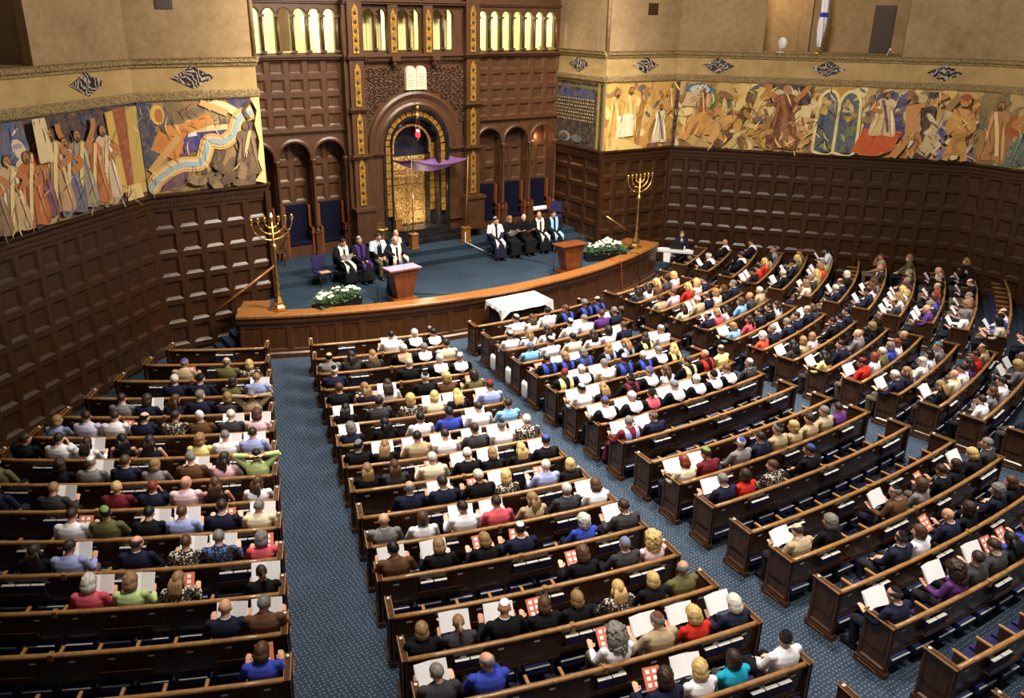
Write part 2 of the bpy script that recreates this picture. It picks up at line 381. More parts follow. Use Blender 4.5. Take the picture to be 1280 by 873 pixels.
# ---------------------------------------------------------------- murals: generic robed figures and shapes painted on flat panels
def crom(pts, m=4, closed=False):
    n = len(pts)
    if n < 3: return pts
    out = []
    for i in range(n if closed else n - 1):
        p0, p1, p2, p3 = (pts[(i + k) % n] if closed else pts[min(max(i + k, 0), n - 1)] for k in (-1, 0, 1, 2))
        for q in range(m):
            t_ = q / m; out.append(tuple(.5 * (2 * b + (c - a) * t_ + (2 * a - 5 * b + 4 * c - d) * t_ ** 2 + (3 * b - a - 3 * c + d) * t_ ** 3) for a, b, c, d in zip(p0, p1, p2, p3)))
    return out if closed else out + [pts[-1]]
class Paint:
    def __init__(s, w, s0, s1, z0, z1): s.w = w; s.a = (s0, s1, z0, z1); s.mb = MB(); s.c = []; s.n = 0
    def poly(s, pts, col, bg=False):
        s0, s1, z0, z1 = s.a; s.n += 1; wv = .004 + .0004 * s.n
        P = [s.w.p(s0 + (s1 - s0) * min(max(x, 0), 1), z0 + (z1 - z0) * min(max(y, 0), 1), wv) for x, y in pts]
        s.mb.add(P, [tuple(range(len(P)))]); s.c.append(col)
    def asp(s): return (s.a[3] - s.a[2]) / (s.a[1] - s.a[0])
    def oval(s, x, y, rx, ry, col, n=14): s.poly([(x + rx * cos(2 * PI * i / n), y + ry * sin(2 * PI * i / n)) for i in range(n)], col)
    def strip(s, pts, wd, col):
        A = []; B = []; k = s.asp()
        if len(pts) > 2:
            if hasattr(wd, '__len__'): pts = crom([(x, y, w_) for (x, y), w_ in zip(pts, wd)]); wd = [max(p[2], .001) for p in pts]; pts = [p[:2] for p in pts]
            else: pts = crom(pts)
        for i, (x, y) in enumerate(pts):
            q = pts[min(i + 1, len(pts) - 1)]; r = pts[max(i - 1, 0)]
            dx, dy = (q[0] - r[0]), (q[1] - r[1]) * k; L = math.hypot(dx, dy) or 1
            ww = wd[i] if hasattr(wd, '__len__') else wd
            A.append((x - dy / L * ww * k, y + dx / L * ww)); B.append((x + dy / L * ww * k, y - dx / L * ww))
        for i in range(len(A) - 1): s.poly([A[i], A[i + 1], B[i + 1], B[i]], col)
    def blobs(s, n, pal, rng, x0=0, x1=1, y0=0, y1=1, big=.16):
        for _ in range(n):
            x, y = rng.uniform(x0, x1), rng.uniform(y0, y1); r = rng.uniform(.3, 1) * big; th = rng.uniform(0, PI); e = rng.uniform(.25, .7); k = s.asp()
            c = pal[int(rng.integers(len(pal)))]
            s.poly([(x + k * r * (cos(q) * cos(th) - e * sin(q) * sin(th)), y + r * (cos(q) * sin(th) + e * sin(q) * cos(th))) for q in np.linspace(0, 2 * PI, 11)[:-1]], c)
    def strokes(s, n, pal, rng, x0=0, x1=1, y0=0, y1=1, L=.2, wd=.008):
        k = s.asp()
        for _ in range(n):
            x, y = rng.uniform(x0, x1), rng.uniform(y0, y1); th = rng.uniform(.6, 2.6); l = rng.uniform(.4, 1) * L; bend = rng.uniform(-1.2, 1.2); pts = []
            for q in range(5): pts.append((min(max(x, 0), 1), min(max(y, 0), 1))); x += k * l / 4 * cos(th); y += l / 4 * sin(th); th += bend / 4
            w_ = wd * rng.uniform(.5, 1.2); s.strip(pts, [w_ * f for f in (.15, .8, 1, .7, .1)], pal[int(rng.integers(len(pal)))])
    def figure(s, x, y0, h, robe, skin=(176, 116, 70), trim=(222, 196, 140), lean=0, arm=0, wide=1.0, hair=(70, 48, 34)):
        k = s.asp(); w = .17 * h * wide * k
        X = lambda u, v: (x + u * w + lean * v * h * k, y0 + v * h)
        s.poly(crom([X(-1.1, .03), X(-1.0, .3), X(-.66, .58), X(-.86, .7), X(-.72, .8), X(-.3, .845), X(.3, .845), X(.72, .8), X(.86, .7), X(.66, .58), X(1.0, .3), X(1.15, .03), X(.6, .0), X(.1, .03), X(-.5, .0)], 4, True), robe)
        lt_ = tuple(min(255, int(c * 1.16 + 14)) for c in robe)
        s.strip([X(-.75, .05), X(-.6, .4), X(-.5, .76)], [.02 * h, .03 * h, .02 * h], lt_); s.strip([X(.9, .05), X(.72, .35), X(.5, .6)], [.02 * h, .028 * h, .012 * h], lt_)
        dk = tuple(int(c * .72) for c in robe)
        for f in (-.55, .05, .55): s.strip([X(f * 1.5, .02), X(f * .9, .4), X(f * .6, .7)], .012 * h, dk)
        s.strip([X(-.35, .82), X(.1, .5), X(.5, .1)], .03 * h, trim)
        if arm == 1: s.strip([X(.6, .74), X(1.5, .85), X(1.9, 1.05)], .04 * h, skin)
        elif arm == 2: s.strip([X(-.6, .74), X(-1.2, .62), X(-.2, .55)], .045 * h, skin)
        elif arm == 3: s.strip([X(-.6, .74), X(-1.4, .95), X(-1.5, 1.08)], .04 * h, skin); s.strip([X(.6, .74), X(1.4, .95), X(1.5, 1.08)], .04 * h, skin)
        hx, hy = X(0, .91); s.oval(hx, hy, .068 * h * k, .082 * h, hair); s.oval(hx + .008 * h * k, hy - .01 * h, .05 * h * k, .066 * h, skin); s.oval(hx + .006 * h * k, hy - .05 * h, .034 * h * k, .04 * h, hair); s.strip([(hx - .02 * h * k, hy + .012 * h), (hx + .036 * h * k, hy + .012 * h)], .006 * h, hair)
    def build(s, name, label):
        o = s.mb.build(name, M['mural']); me = o.data
        ca = me.color_attributes.new('paint', 'FLOAT_COLOR', 'CORNER')
        buf = np.ones(len(me.loops) * 4, dtype=np.float32)
        for p, c in zip(me.polygons, s.c):
            L = lin(c)
            for li in p.loop_indices: buf[li * 4:li * 4 + 3] = L[:3]
        ca.data.foreach_set('color', buf)
        return tag(o, label, 'mural')
full = [(0, 0), (1, 0), (1, 1), (0, 1)]
rng = np.random.default_rng(5)
GOLD = [(204, 162, 84), (188, 140, 66), (214, 182, 112), (160, 112, 58), (226, 200, 140), (140, 104, 70)]
# right front wall: two golden figures, a white block, a man in a pale robe
m = Paint(W['front_right'], .05, 3.66, 4.75, 7.2); m.poly(full, (196, 156, 84)); m.blobs(46, GOLD, rng)
m.blobs(14, [(120, 112, 84), (92, 86, 88), (140, 92, 60)], rng, .3, .9, .2, 1, .09)
m.figure(.14, .1, .82, (206, 158, 84), wide=1.2); m.figure(.31, .2, .74, (216, 168, 90), wide=1.1)
m.poly([(.13, .18), (.36, .2), (.37, .5), (.3, .55), (.14, .5)], (226, 216, 186))
m.strip([(.42, .05), (.44, .5), (.52, .92)], .05, (148, 108, 60)); m.strip([(.95, .05), (.96, .95)], .09, (150, 112, 72))
m.figure(.72, .06, .6, (224, 208, 176), trim=(110, 84, 96), wide=1.3, arm=1); m.figure(.82, .55, .42, (196, 150, 80), lean=.1, arm=2)
m.poly([(0, 0), (.5, 0), (.3, .14), (.1, .2), (0, .18)], (206, 178, 106)); m.strip([(.55, .02), (.7, .04)], .04, (110, 50, 62))
m.strokes(29, [(74, 58, 50), (96, 72, 54), (58, 52, 64)], rng, L=.22, wd=.006); m.strokes(25, [(232, 208, 150), (222, 190, 120), (206, 160, 90)], rng, L=.2, wd=.008)
m.build('mural', 'golden painted mural of robed figures between the proscenium edge and the right wall corner')
# right diagonal wall
m = Paint(W['diagonal_right'], .02, 10.75, 4.75, 7.2); m.poly(full, (192, 160, 104)); m.blobs(150, GOLD + [(150, 128, 96), (226, 206, 158)], rng, big=.2)
m.blobs(30, [(90, 84, 98), (70, 74, 104), (150, 76, 48), (92, 104, 82)], rng, .05, .98, .1, 1, .12)
m.poly([(0, 0), (.012, 0), (.016, 1), (.003, 1)], (52, 40, 52)); 
m.oval(.085, .88, .05, .1, (70, 100, 130)); m.oval(.085, .88, .035, .07, (170, 190, 190)); m.poly([(.03, .62), (.12, .62), (.12, .82), (.04, .84)], (198, 170, 130))
m.poly([(.125, .45), (.15, .45), (.142, .9), (.133, .9)], (86, 112, 62)); m.figure(.1, .5, .42, (150, 62, 46), wide=.8)
for x, y, c in ((.07, .1, (206, 150, 88)), (.12, .18, (196, 136, 76)), (.17, .08, (214, 164, 100))):
    m.strip([(x - .03, y), (x, y + .3), (x + .05, y + .38), (x + .06, y + .1)], .06, c)
m.strip([(.15, 0), (.23, .4), (.27, .9)], .07, (92, 66, 50)); m.strip([(.2, 0), (.27, .45), (.3, .95)], .05, (208, 178, 110))
m.blobs(26, [(220, 196, 130), (170, 128, 64), (196, 150, 74), (120, 92, 70)], rng, .17, .34, .05, 1, .15)
m.poly([(.33, .72), (.46, .72), (.47, 1), (.33, 1)], (54, 50, 64)); m.oval(.355, .82, .022, .11, (206, 190, 150)); m.oval(.405, .82, .022, .11, (206, 190, 150))
m.figure(.383, .04, .98, (110, 62, 44), trim=(150, 96, 66), wide=1.25, arm=3, hair=(150, 130, 110))
m.poly([(.372, .06), (.398, .06), (.394, .5), (.376, .5)], (150, 108, 80))
m.blobs(24, [(196, 140, 92), (170, 120, 84), (206, 170, 120), (150, 104, 70)], rng, .41, .5, .05, .7, .1); m.blobs(16, [(188, 142, 100), (160, 120, 84), (110, 96, 88)], rng, .29, .35, .05, .6, .09)
for x0 in (.49, .558):   # twin arched frames over a clouded landscape
    A = [(x0, .04), (x0, .72)] + [(x0 + .034 - .034 * cos(q), .72 + .22 * sin(q)) for q in np.linspace(0, PI, 11)] + [(x0 + .068, .72), (x0 + .068, .04)]
    m.poly(A, (74, 92, 112)); m.blobs(12, [(214, 186, 110), (196, 160, 84), (96, 112, 128)], rng, x0 + .012, x0 + .056, .55, .85, .1); m.blobs(9, [(104, 120, 82), (120, 128, 92), (70, 90, 100)], rng, x0 + .012, x0 + .056, .1, .45, .1)
    m.strip(A + [A[0]], .022, (230, 214, 150))
m.poly([(.64, .3), (.78, .3), (.78, .75), (.72, .98), (.66, .9)], (64, 68, 110)); m.blobs(26, [(64, 66, 108), (208, 190, 150), (150, 110, 84), (90, 92, 130)], rng, .64, .78, .4, 1, .1)
m.poly([(.615, .08), (.65, .42), (.77, .4), (.75, .12), (.7, .02), (.65, .02)], (194, 84, 50)); m.figure(.705, .32, .64, (214, 188, 140), trim=(90, 70, 110), wide=1.5, arm=2)
m.poly([(.8, .02), (.86, .02), (.86, .98), (.83, .98)], (58, 50, 62)); m.blobs(18, [(214, 196, 160), (196, 172, 130)], rng, .8, .9, .1, .95, .14)
m.strip([(.8, .45), (.775, .2), (.75, .02)], .055, (190, 134, 82)); m.strip([(.8, .45), (.825, .25), (.8, .05)], .05, (180, 124, 74)); m.strip([(.8, .4), (.79, .78)], .1, (194, 140, 88)); m.strip([(.79, .76), (.84, .82), (.89, .95)], .035, (190, 134, 82)); m.oval(.79, .87, .012, .06, (120, 80, 52))
m.strip([(.84, .08), (.88, .45), (.905, .72)], .09, (196, 176, 136)); m.strip([(.895, .74), (.925, .95)], .05, (150, 120, 84))
m.blobs(22, [(222, 210, 190), (110, 112, 160), (226, 206, 150), (70, 76, 120)], rng, .88, .99, .05, .6, .1)
m.strip([(.945, .42), (.945, .76)], .14, (206, 152, 86)); m.strip([(.925, .74), (.905, .5), (.93, .4)], .035, (200, 146, 80)); m.strip([(.965, .74), (.985, .5), (.96, .4)], .035, (200, 146, 80)); m.oval(.945, .87, .017, .08, (190, 130, 76)); m.oval(.945, .92, .017, .05, (150, 70, 60))
m.poly([(.92, .1), (.97, .1), (.965, .42), (.925, .42)], (176, 128, 70)); m.strip([(.93, .3), (.915, .02)], .045, (200, 146, 84)); m.strip([(.96, .3), (.975, .02)], .045, (200, 146, 84))
m.strokes(100, [(74, 58, 50), (96, 72, 54), (58, 52, 64)], rng, L=.26, wd=.007); m.strokes(84, [(232, 208, 150), (222, 190, 120), (206, 160, 90)], rng, L=.24, wd=.009)
m.build('mural', 'long mural with twin arched frames and a leaning column, right diagonal wall')
m = Paint(W['side_right'], .05, 9.0, 4.75, 7.2); m.poly(full, (130, 112, 80)); m.blobs(110, [(110, 96, 70), (86, 108, 96), (150, 122, 80), (70, 62, 74), (176, 150, 100), (150, 84, 54)], rng, big=.22)
m.figure(.07, .05, .85, (170, 120, 78), wide=1.2); m.figure(.2, .03, .9, (78, 104, 96), wide=1.3, arm=2); m.poly([(.26, .3), (.33, .3), (.33, 1), (.26, 1)], (44, 36, 48)); m.figure(.4, .03, .85, (70, 56, 82), wide=1.2); m.figure(.6, .05, .85, (160, 84, 54))
m.strokes(50, [(74, 58, 50), (96, 72, 54), (58, 52, 64)], rng, L=.24, wd=.007); m.strokes(25, [(232, 208, 150), (222, 190, 120), (206, 160, 90)], rng, L=.2, wd=.007)
m.build('mural', 'greenish painted mural on the right side wall at the right edge of the photo')
# left front wall: archer shape, strip of sea, winding colour band, dark crouching figures
m = Paint(W['front_left'], .02, 3.33, 4.75, 7.2); m.poly(full, (150, 120, 86))      # s runs away from the proscenium (right to left in the photo)
fx = lambda x: 1 - x
m.blobs(40, [(60, 66, 104), (150, 130, 96), (120, 104, 80), (196, 176, 130), (96, 92, 90)], rng, .1, 1, .5, 1, .16)
m.blobs(40, [(92, 80, 66), (120, 104, 78), (70, 60, 56), (140, 118, 84)], rng, .05, .8, 0, .55, .18)
m.poly([(fx(.0), .3), (fx(.12), .3), (fx(.12), 1), (fx(.0), 1)], (58, 74, 96))
m.poly([(fx(.32), .55), (fx(.78), .62), (fx(.78), .72), (fx(.33), .7)], (214, 196, 140)); m.poly([(fx(.33), .42), (fx(.74), .5), (fx(.76), .66), (fx(.33), .64)], (48, 58, 128)); m.poly([(fx(.37), .6), (fx(.45), .61), (fx(.44), .66), (fx(.38), .65)], (226, 222, 210))
m.poly([(fx(.1), .02), (fx(.2), .3), (fx(.36), .46), (fx(.34), .1)], (92, 62, 92)); m.strip([(fx(.16), .42), (fx(.24), .62)], .15, (196, 128, 70)); m.strip([(fx(.2), .68), (fx(.38), .7), (fx(.58), .8)], .06, (204, 136, 74)); m.strip([(fx(.14), .6), (fx(.22), .5), (fx(.36), .7)], .05, (190, 120, 64))
m.oval(fx(.15), .86, .055, .11, (216, 176, 96)); m.oval(fx(.16), .85, .035, .075, (176, 106, 62)); m.strip([(fx(.04), .25), (fx(.3), .62)], .04, (196, 150, 96))
m.strip([(fx(.56), .92), (fx(.68), .93), (fx(.84), .8)], .045, (226, 206, 160)); m.strip([(fx(.5), .98), (fx(.72), .84)], .04, (210, 170, 110))
band = [(fx(.0), .04), (fx(.12), .2), (fx(.28), .3), (fx(.44), .3), (fx(.5), .42), (fx(.54), .54), (fx(.66), .52), (fx(.76), .62), (fx(.82), .78), (fx(.94), .84)]
m.strip(band, .085, (206, 166, 96)); m.strip(band, .055, (214, 190, 150)); m.strip(band, .028, (150, 176, 184))
m.figure(.14, .12, .62, (112, 92, 76), skin=(120, 96, 76), wide=1.3, hair=(60, 48, 44)); m.blobs(16, [(100, 84, 70), (84, 70, 62), (130, 110, 86)], rng, .14, .6, .02, .3, .12)
m.poly([(.0, 0), (.1, .04), (.03, .16), (.06, .3), (.03, .5), (.06, .7), (.03, .85), (.08, 1), (0, 1)], (226, 206, 142))
m.strip([(.08, .98), (.14, .86), (.1, .76)], .02, (70, 62, 66))
m.strokes(29, [(74, 58, 50), (96, 72, 54), (58, 52, 64)], rng, .05, 1, L=.2, wd=.006); m.strokes(16, [(232, 208, 150), (222, 190, 120), (206, 160, 90)], rng, .1, 1, L=.18, wd=.007)
m.build('mural', 'painted mural with blue sea and winding colour band beside the left proscenium edge')
m = Paint(W['diagonal_left'], .02, 9.3, 4.75, 7.2); m.poly(full, (58, 54, 68)); m.blobs(70, [(50, 52, 76), (72, 66, 78), (96, 84, 74), (60, 70, 104)], rng, .05, 1, .3, 1, .2)
m.blobs(40, [(150, 126, 92), (126, 104, 76), (176, 152, 110)], rng, 0, .7, 0, .25, .14)
m.strip([(.065, .05), (.07, .97)], .12, (140, 74, 54)); m.strip([(.03, .05), (.02, .97)], .1, (176, 150, 84)); m.strip([(.1, .1), (.115, .95)], .06, (196, 164, 84)); m.poly([(.02, 0), (.09, 0), (.08, .16), (.03, .16)], (206, 184, 126))
for x, c, h, a in ((.15, (196, 174, 150), .78, 2), (.2, (176, 104, 66), .74, 0), (.25, (150, 140, 120), .8, 3), (.3, (96, 104, 128), .76, 2), (.345, (186, 150, 110), .82, 2), (.4, (112, 74, 92), .74, 0), (.435, (170, 96, 60), .78, 2), (.48, (196, 178, 146), .76, 0), (.53, (122, 128, 84), .74, 2), (.58, (176, 150, 120), .8, 0), (.64, (90, 84, 112), .76, 1)):
    m.figure(x, .04 + .02 * (x * 50 % 3), h, c, arm=a, hair=(60, 50, 50), wide=1.15)
m.poly([(.36, .6), (.41, .6), (.41, 1), (.37, 1)], (216, 196, 150)); m.poly([(.43, .5), (.6, .45), (.6, 1), (.44, 1)], (74, 92, 128)); m.blobs(14, [(214, 196, 160), (150, 150, 160)], rng, .44, .6, .6, .95, .12)
for x, c in ((.45, (176, 102, 64)), (.51, (190, 164, 124)), (.57, (126, 104, 86))): m.figure(x, .05, .7, c, arm=2, wide=1.2)
m.strokes(50, [(74, 58, 50), (96, 72, 54), (58, 52, 64)], rng, L=.25, wd=.007); m.strokes(46, [(206, 180, 140), (150, 110, 84), (110, 118, 150)], rng, .1, .7, 0, .8, L=.2, wd=.008)
m.build('mural', 'mural of a row of robed figures under dark blue sky, left diagonal wall')
m = Paint(W['reveal_right'], .35, 4.05, 4.75, 7.2); m.poly(full, (120, 112, 52)); m.poly([(.02, .0), (.98, .0), (.98, .97), (.02, .97)], (30, 38, 50)); m.poly([(.9, 0), (.94, 0), (.94, 1), (.9, 1)], (150, 132, 60))
m.poly([(.05, .8), (.15, .95), (.26, .82), (.4, .97), (.55, .82), (.7, .95), (.85, .8), (.85, .72), (.05, .72)], (44, 62, 104)); m.strip([(.02, .9), (.9, .9)], .02, (96, 92, 50))
for row in range(7):        # lines of small letter strokes, right aligned, too small to read
    y = .7 - row * .052; x = .86
    while x > .1 + .02 * row:
        wd = rng.uniform(.012, .03); m.poly([(x - wd, y), (x - .004, y), (x - .004, y + .026), (x - wd, y + .026 * rng.uniform(.5, 1))], (196, 170, 120)); x -= wd + rng.uniform(.008, .02)
m.oval(.4, .12, .1, .08, (120, 128, 130)); m.oval(.38, .11, .07, .06, (36, 44, 56)); m.oval(.6, .11, .09, .06, (90, 98, 104))
m.build('mural', 'dark navy panel with lines of pale lettering, right proscenium return')
m = Paint(W['reveal_left'], .35, 4.05, 4.75, 7.2); m.poly(full, (120, 112, 52)); m.poly([(.02, 0), (.98, 0), (.98, .97), (.02, .97)], (30, 38, 50)); m.build('mural', 'dark mural panel on the left proscenium return')

# wall vents
mb = MB()
for nm, s, z in (('front_right', 1.97, 9.73), ('front_left', 2.3, 9.7)):
    w = W[nm]; mb = MB(); w.slab(mb, s - .22, s + .22, z - .2, z + .2, 0, .03); 
    for i in range(6): w.slab(mb, s - .18, s + .18, z - .16 + i * .055, z - .135 + i * .055, .03, .045)
    tag(mb.build('wall_vent', M['door']), 'brown grille high on the tan plaster of the %s front wall' % nm[6:], 'vent')

# ---------------------------------------------------------------- bimah platform and steps
BZ = 1.15
mb = MB()
arcpts = [pol(17.7, a) for a in np.linspace(-.41, .41, 40)]
poly = [(p.x, p.y) for p in arcpts] + [(7.05, -14.6), (6.4, -14.5), (6.4, -13.8), (-6.4, -13.8), (-6.4, -14.5), (-7.05, -14.6)]
mb.prism(poly, .2, BZ); mb.box((0, -12.2, .7), (12.8, 3.2, 1.24)); mb.box((0, -11.8, .8), (12.8, 2.54, 1.38))
for sx in (-1, 1):
    for i in range(6): mb.box((sx * (7.18 + .24 * i), -15.3, (BZ - .17 * (i + 1)) / 2), (.24, 1.15, BZ - .17 * (i + 1)))
struct('floor_bimah', mb, M['carpet_plain'], 'navy carpeted platform with steps at its back and both sides')
mb = MB()   # curved panelled front
A0 = .464
mb.arc([(17.62, 0), (17.98, 0), (17.98, 1.22), (17.62, 1.22)], -A0, A0, .02)
mb.arc([(17.98, 0), (18.06, 0), (18.06, .14), (18.01, .18), (17.98, .18)], -A0, A0, .02)
mb.arc([(17.98, 1.02), (18.0, 1.02), (18.04, 1.1), (18.04, 1.2), (17.98, 1.2)], -A0, A0, .02)
npan = 24
for i in range(npan):
    a0 = -A0 + 2 * A0 * i / npan; a1 = -A0 + 2 * A0 * (i + 1) / npan; da = (a1 - a0)
    w = Wall(tuple(pol(18.0, a0).xy), tuple(pol(18.0, a1).xy), (0, -30)); w.panel(mb, 0, w.L, .18, 1.02, 0, .09, .05)
for sx in (-1, 1):
    mb.arc([(16.75, 0), (17.98, 0), (17.98, 1.22), (16.75, 1.22)], sx * .425, sx * A0, .02)
    e = [pol(r, sx * A0) for r in (17.98, 16.75)]; w = Wall(tuple(e[0].xy), tuple(e[1].xy), (sx * 20, -16)); w.panel(mb, 0, w.L, .12, 1.1)
struct('wall_bimah_front', mb, M['bimah'], 'curved panelled wooden front of the platform')
mb = MB(); cp = lambda r0, r1: [(r0, 1.22), (r1, 1.22), (r1 + .03, 1.26), (r1 + .03, 1.31), (r1, 1.35), (r0, 1.35)]
mb.arc(cp(17.62, 18.04), -A0 - .003, A0 + .003, .015)
for sx in (-1, 1): mb.arc(cp(16.72, 18.04), sx * .42, sx * (A0 + .003), .015, dz=.012)
struct('trim_3', mb, M['capb'], 'honey coloured wooden cap rail along the platform front')
# ================================================================ ARK WALL
AY, WY = -11.8, -11.6
def arcade(mb, x0, x1, z0, z1, y, th, cs, hw, zb, zs, mi=0, n=12):
    Q = lambda a, b, c, d: mb.add([a, b, c, d], [(0, 1, 2, 3)], mi)
    if zb > z0: Q((x0, y, z0), (x1, y, z0), (x1, y, zb), (x0, y, zb))
    xs = [x0] + [v for c in cs for v in (c - hw, c + hw)] + [x1]
    for i in range(0, len(xs), 2):
        if xs[i + 1] - xs[i] > 1e-4: Q((xs[i], y, zb), (xs[i + 1], y, zb), (xs[i + 1], y, z1), (xs[i], y, z1))
    for c in cs:
        X = [c - hw * cos(PI * i / n) for i in range(n + 1)]; Z = [zs + hw * sin(PI * i / n) for i in range(n + 1)]
        for i in range(n): Q((X[i], y, Z[i]), (X[i + 1], y, Z[i + 1]), (X[i + 1], y, z1), (X[i], y, z1))
        out = [(c - hw, zb)] + list(zip(X, Z)) + [(c + hw, zb)]
        for (a, b), (e, f) in zip(out[:-1], out[1:]): Q((a, y, b), (e, y, f), (e, y + th, f), (a, y + th, b))
        Q((c - hw, y, zb), (c + hw, y, zb), (c + hw, y + th, zb), (c - hw, y + th, zb))
def archring(mb, prof, zc, zb, xc=0, n=28, mi=0, q0=0.0, q1=PI, legs=True, sm=False):
    K = len(prof); P = []; st = 0
    seq = ([('L', 0)] if legs else []) + [('A', q1 + (q0 - q1) * i / n) for i in range(n + 1)] + ([('R', 0)] if legs else [])
    for t_, q in seq:
        for r, y in prof:
            if t_ == 'L': P.append((xc - r, y, zb))
            elif t_ == 'R': P.append((xc + r, y, zb))
            else: P.append((xc + r * cos(q), y, zc + r * sin(q)))
    N = len(seq)
    F = [(i * K + j, i * K + (j + 1) % K, (i + 1) * K + (j + 1) % K, (i + 1) * K + j) for i in range(N - 1) for j in range(K)]
    F += [tuple(range(K)), tuple((N - 1) * K + j for j in range(K))]
    mb.add(P, F, mi, sm)
def strcourse(mb, x0, x1, y, z, d=.12, h=.14, mi=0):
    xm, w = (x0 + x1) / 2, x1 - x0
    mb.box((xm, y - d * .3, z - h * .25), (w, d * .6, h * .5), 0, mi); mb.box((xm, y - d * .5, z + h * .2), (w, d, h * .45), 0, mi)
wing = lambda: None
# central bay
mb = MB(); ZC = 5.05
arcade(mb, -2.62, 2.62, 1.83, 8.1, AY, .9, [0], 1.32, 1.83, ZC, 0, 28)
archring(mb, [(1.87, AY), (1.87, AY - .1), (1.78, AY - .14), (1.62, AY - .06), (1.5, AY - .08), (1.42, AY - .12), (1.32, AY - .08), (1.32, AY)], ZC, 4.88)
for sx in (-1, 1):
    mb.box((sx * 2.24, AY - .08, 4.95), (.52, .3, 6.3)); mb.box((sx * 2.24, AY - .2, 2.4), (.72, .56, 1.15)); mb.box((sx * 2.24, AY - .22, 3.02), (.82, .64, .1)); mb.box((sx * 2.24, AY - .22, 1.92), (.82, .64, .18))
    w = Wall((sx * 2.24 - .3, AY - .481), (sx * 2.24 + .3, AY - .481), (0, -30)); w.panel(mb, 0, .6, 2.0, 2.92, 0, .07, .03)
    for z in (4.84, 6.4, 8.1): strcourse(mb, sx * 2.24 - .36, sx * 2.24 + .36, AY - .22, z, .16, .14)
    mb.box((sx * 2.24, AY - .08, 9.6), (.52, .3, 3.0)); mb.box((sx * 2.56, AY + .05, 6.4), (.14, .3, 9.2))
    w = Wall((sx * 1.36, AY - .005), (sx * 1.95, AY - .005), (0, -30)); w.panel(mb, 0, .59, 2.3, 4.6, 0, .08, .04)
    strcourse(mb, min(sx * 1.34, sx * 2.0), max(sx * 1.34, sx * 2.0), AY, 4.84, .14, .14); strcourse(mb, min(sx * 1.34, sx * 2.0), max(sx * 1.34, sx * 2.0), AY, 2.2, .1, .1)
strcourse(mb, -2.0, 2.0, AY, 8.08, .2, .2)
for i in range(44): mb.box((-1.95 + i * .0907, AY - .1, 7.97), (.05, .12, .07))
for x in (-.83, .72): mb.box((x, AY - .18, 8.02), (.3, .34, .16)); mb.lathe([(.03, -.16), (.1, -.05), (.14, .06)], (x, AY - .16, 7.86), 12)
# gallery above the ark: three pairs of arched openings
PC = [-1.66, -1.2, -.4, .06, .92, 1.38]
arcade(mb, -2.0, 2.0, 8.15, 12.5, AY, .16, PC, .2, 8.28, 9.38)
for x in (-1.43, -.17, 1.15): mb.tube([(x, AY - .02, z) for z in (8.28, 9.42)], .045, 10); mb.box((x, AY - .02, 9.42), (.13, .13, .07)); mb.box((x, AY - .02, 8.32), (.13, .13, .07))
for x in (-.83, .5): mb.box((x, AY - .08, 9.4), (.36, .16, 2.5))
strcourse(mb, -2.62, 2.62, AY - .1, 9.8, .14, .14)
# wings
for sx in (-1, 1):
    X = lambda a: sx * a
    lo, hi = sorted((X(2.62), X(6.4)))
    cs = [X(2.95 + .497 * i) for i in range(7)]
    arcade(mb, lo, hi, 8.1, 12.5, WY, .16, sorted(cs), .192, 8.22, 9.36)
    for i in range(8): 
        x = X(2.95 - .2485 + .497 * i); mb.tube([(x, WY - .05, z) for z in (8.22, 9.33)], .042, 10); mb.box((x, WY - .04, 9.34), (.16, .16, .08)); mb.box((x, WY - .04, 8.26), (.16, .16, .08))
    for c in cs: archring(mb, [(.2, WY), (.2, WY - .03), (.23, WY - .04), (.235, WY)], 9.36, 9.3, c, 12)
    strcourse(mb, lo, hi, WY, 8.1, .2, .16); strcourse(mb, lo, hi, WY, 9.78, .12, .12)
    w = Wall((lo, WY), (hi, WY), (0, -30)); w.grid(mb, 0, w.L, [5.78, 6.36, 6.92, 7.48, 8.04], 6)
    strcourse(mb, lo, hi, WY, 5.74, .12, .1)
    cc = sorted(X(c) for c in (3.22, 4.45, 5.7))
    arcade(mb, lo, hi, 1.49, 5.7, WY, .42, cc, .54, 1.49, 4.86, 0, 16)
    for c in cc: archring(mb, [(.54, WY), (.54, WY - .05), (.6, WY - .07), (.66, WY - .04), (.68, WY)], 4.86, 4.8, c, 18)
    for x in (2.66, 3.835, 5.075, 6.3):
        x = X(x); mb.box((x, WY - .06, 1.9), (.2, .2, .85)); mb.box((x, WY - .06, 1.56), (.26, .26, .14)); mb.box((x, WY - .06, 2.3), (.25, .25, .06))
        mb.lathe([(.09, 0), (.1, .04), (.065, .08), (.06, .2), (.075, .24), (.058, .28), (.054, 2.2), (.07, 2.24), (.055, 2.28), (.07, 2.34), (.115, 2.46), (.12, 2.52)], (x, WY - .06, 2.32), 12)
    w = Wall((lo, -11.16), (hi, -11.16), (0, -30)); 
    for c in cc: s0 = abs(c - .58 - lo); w.grid(mb, c - .58 - lo, c + .58 - lo, [1.49, 3.25, 3.95, 4.65, 5.6], 2)
struct('wall_altar', mb, M['altar'], 'carved dark wood ark wall with arched galleries and niches')
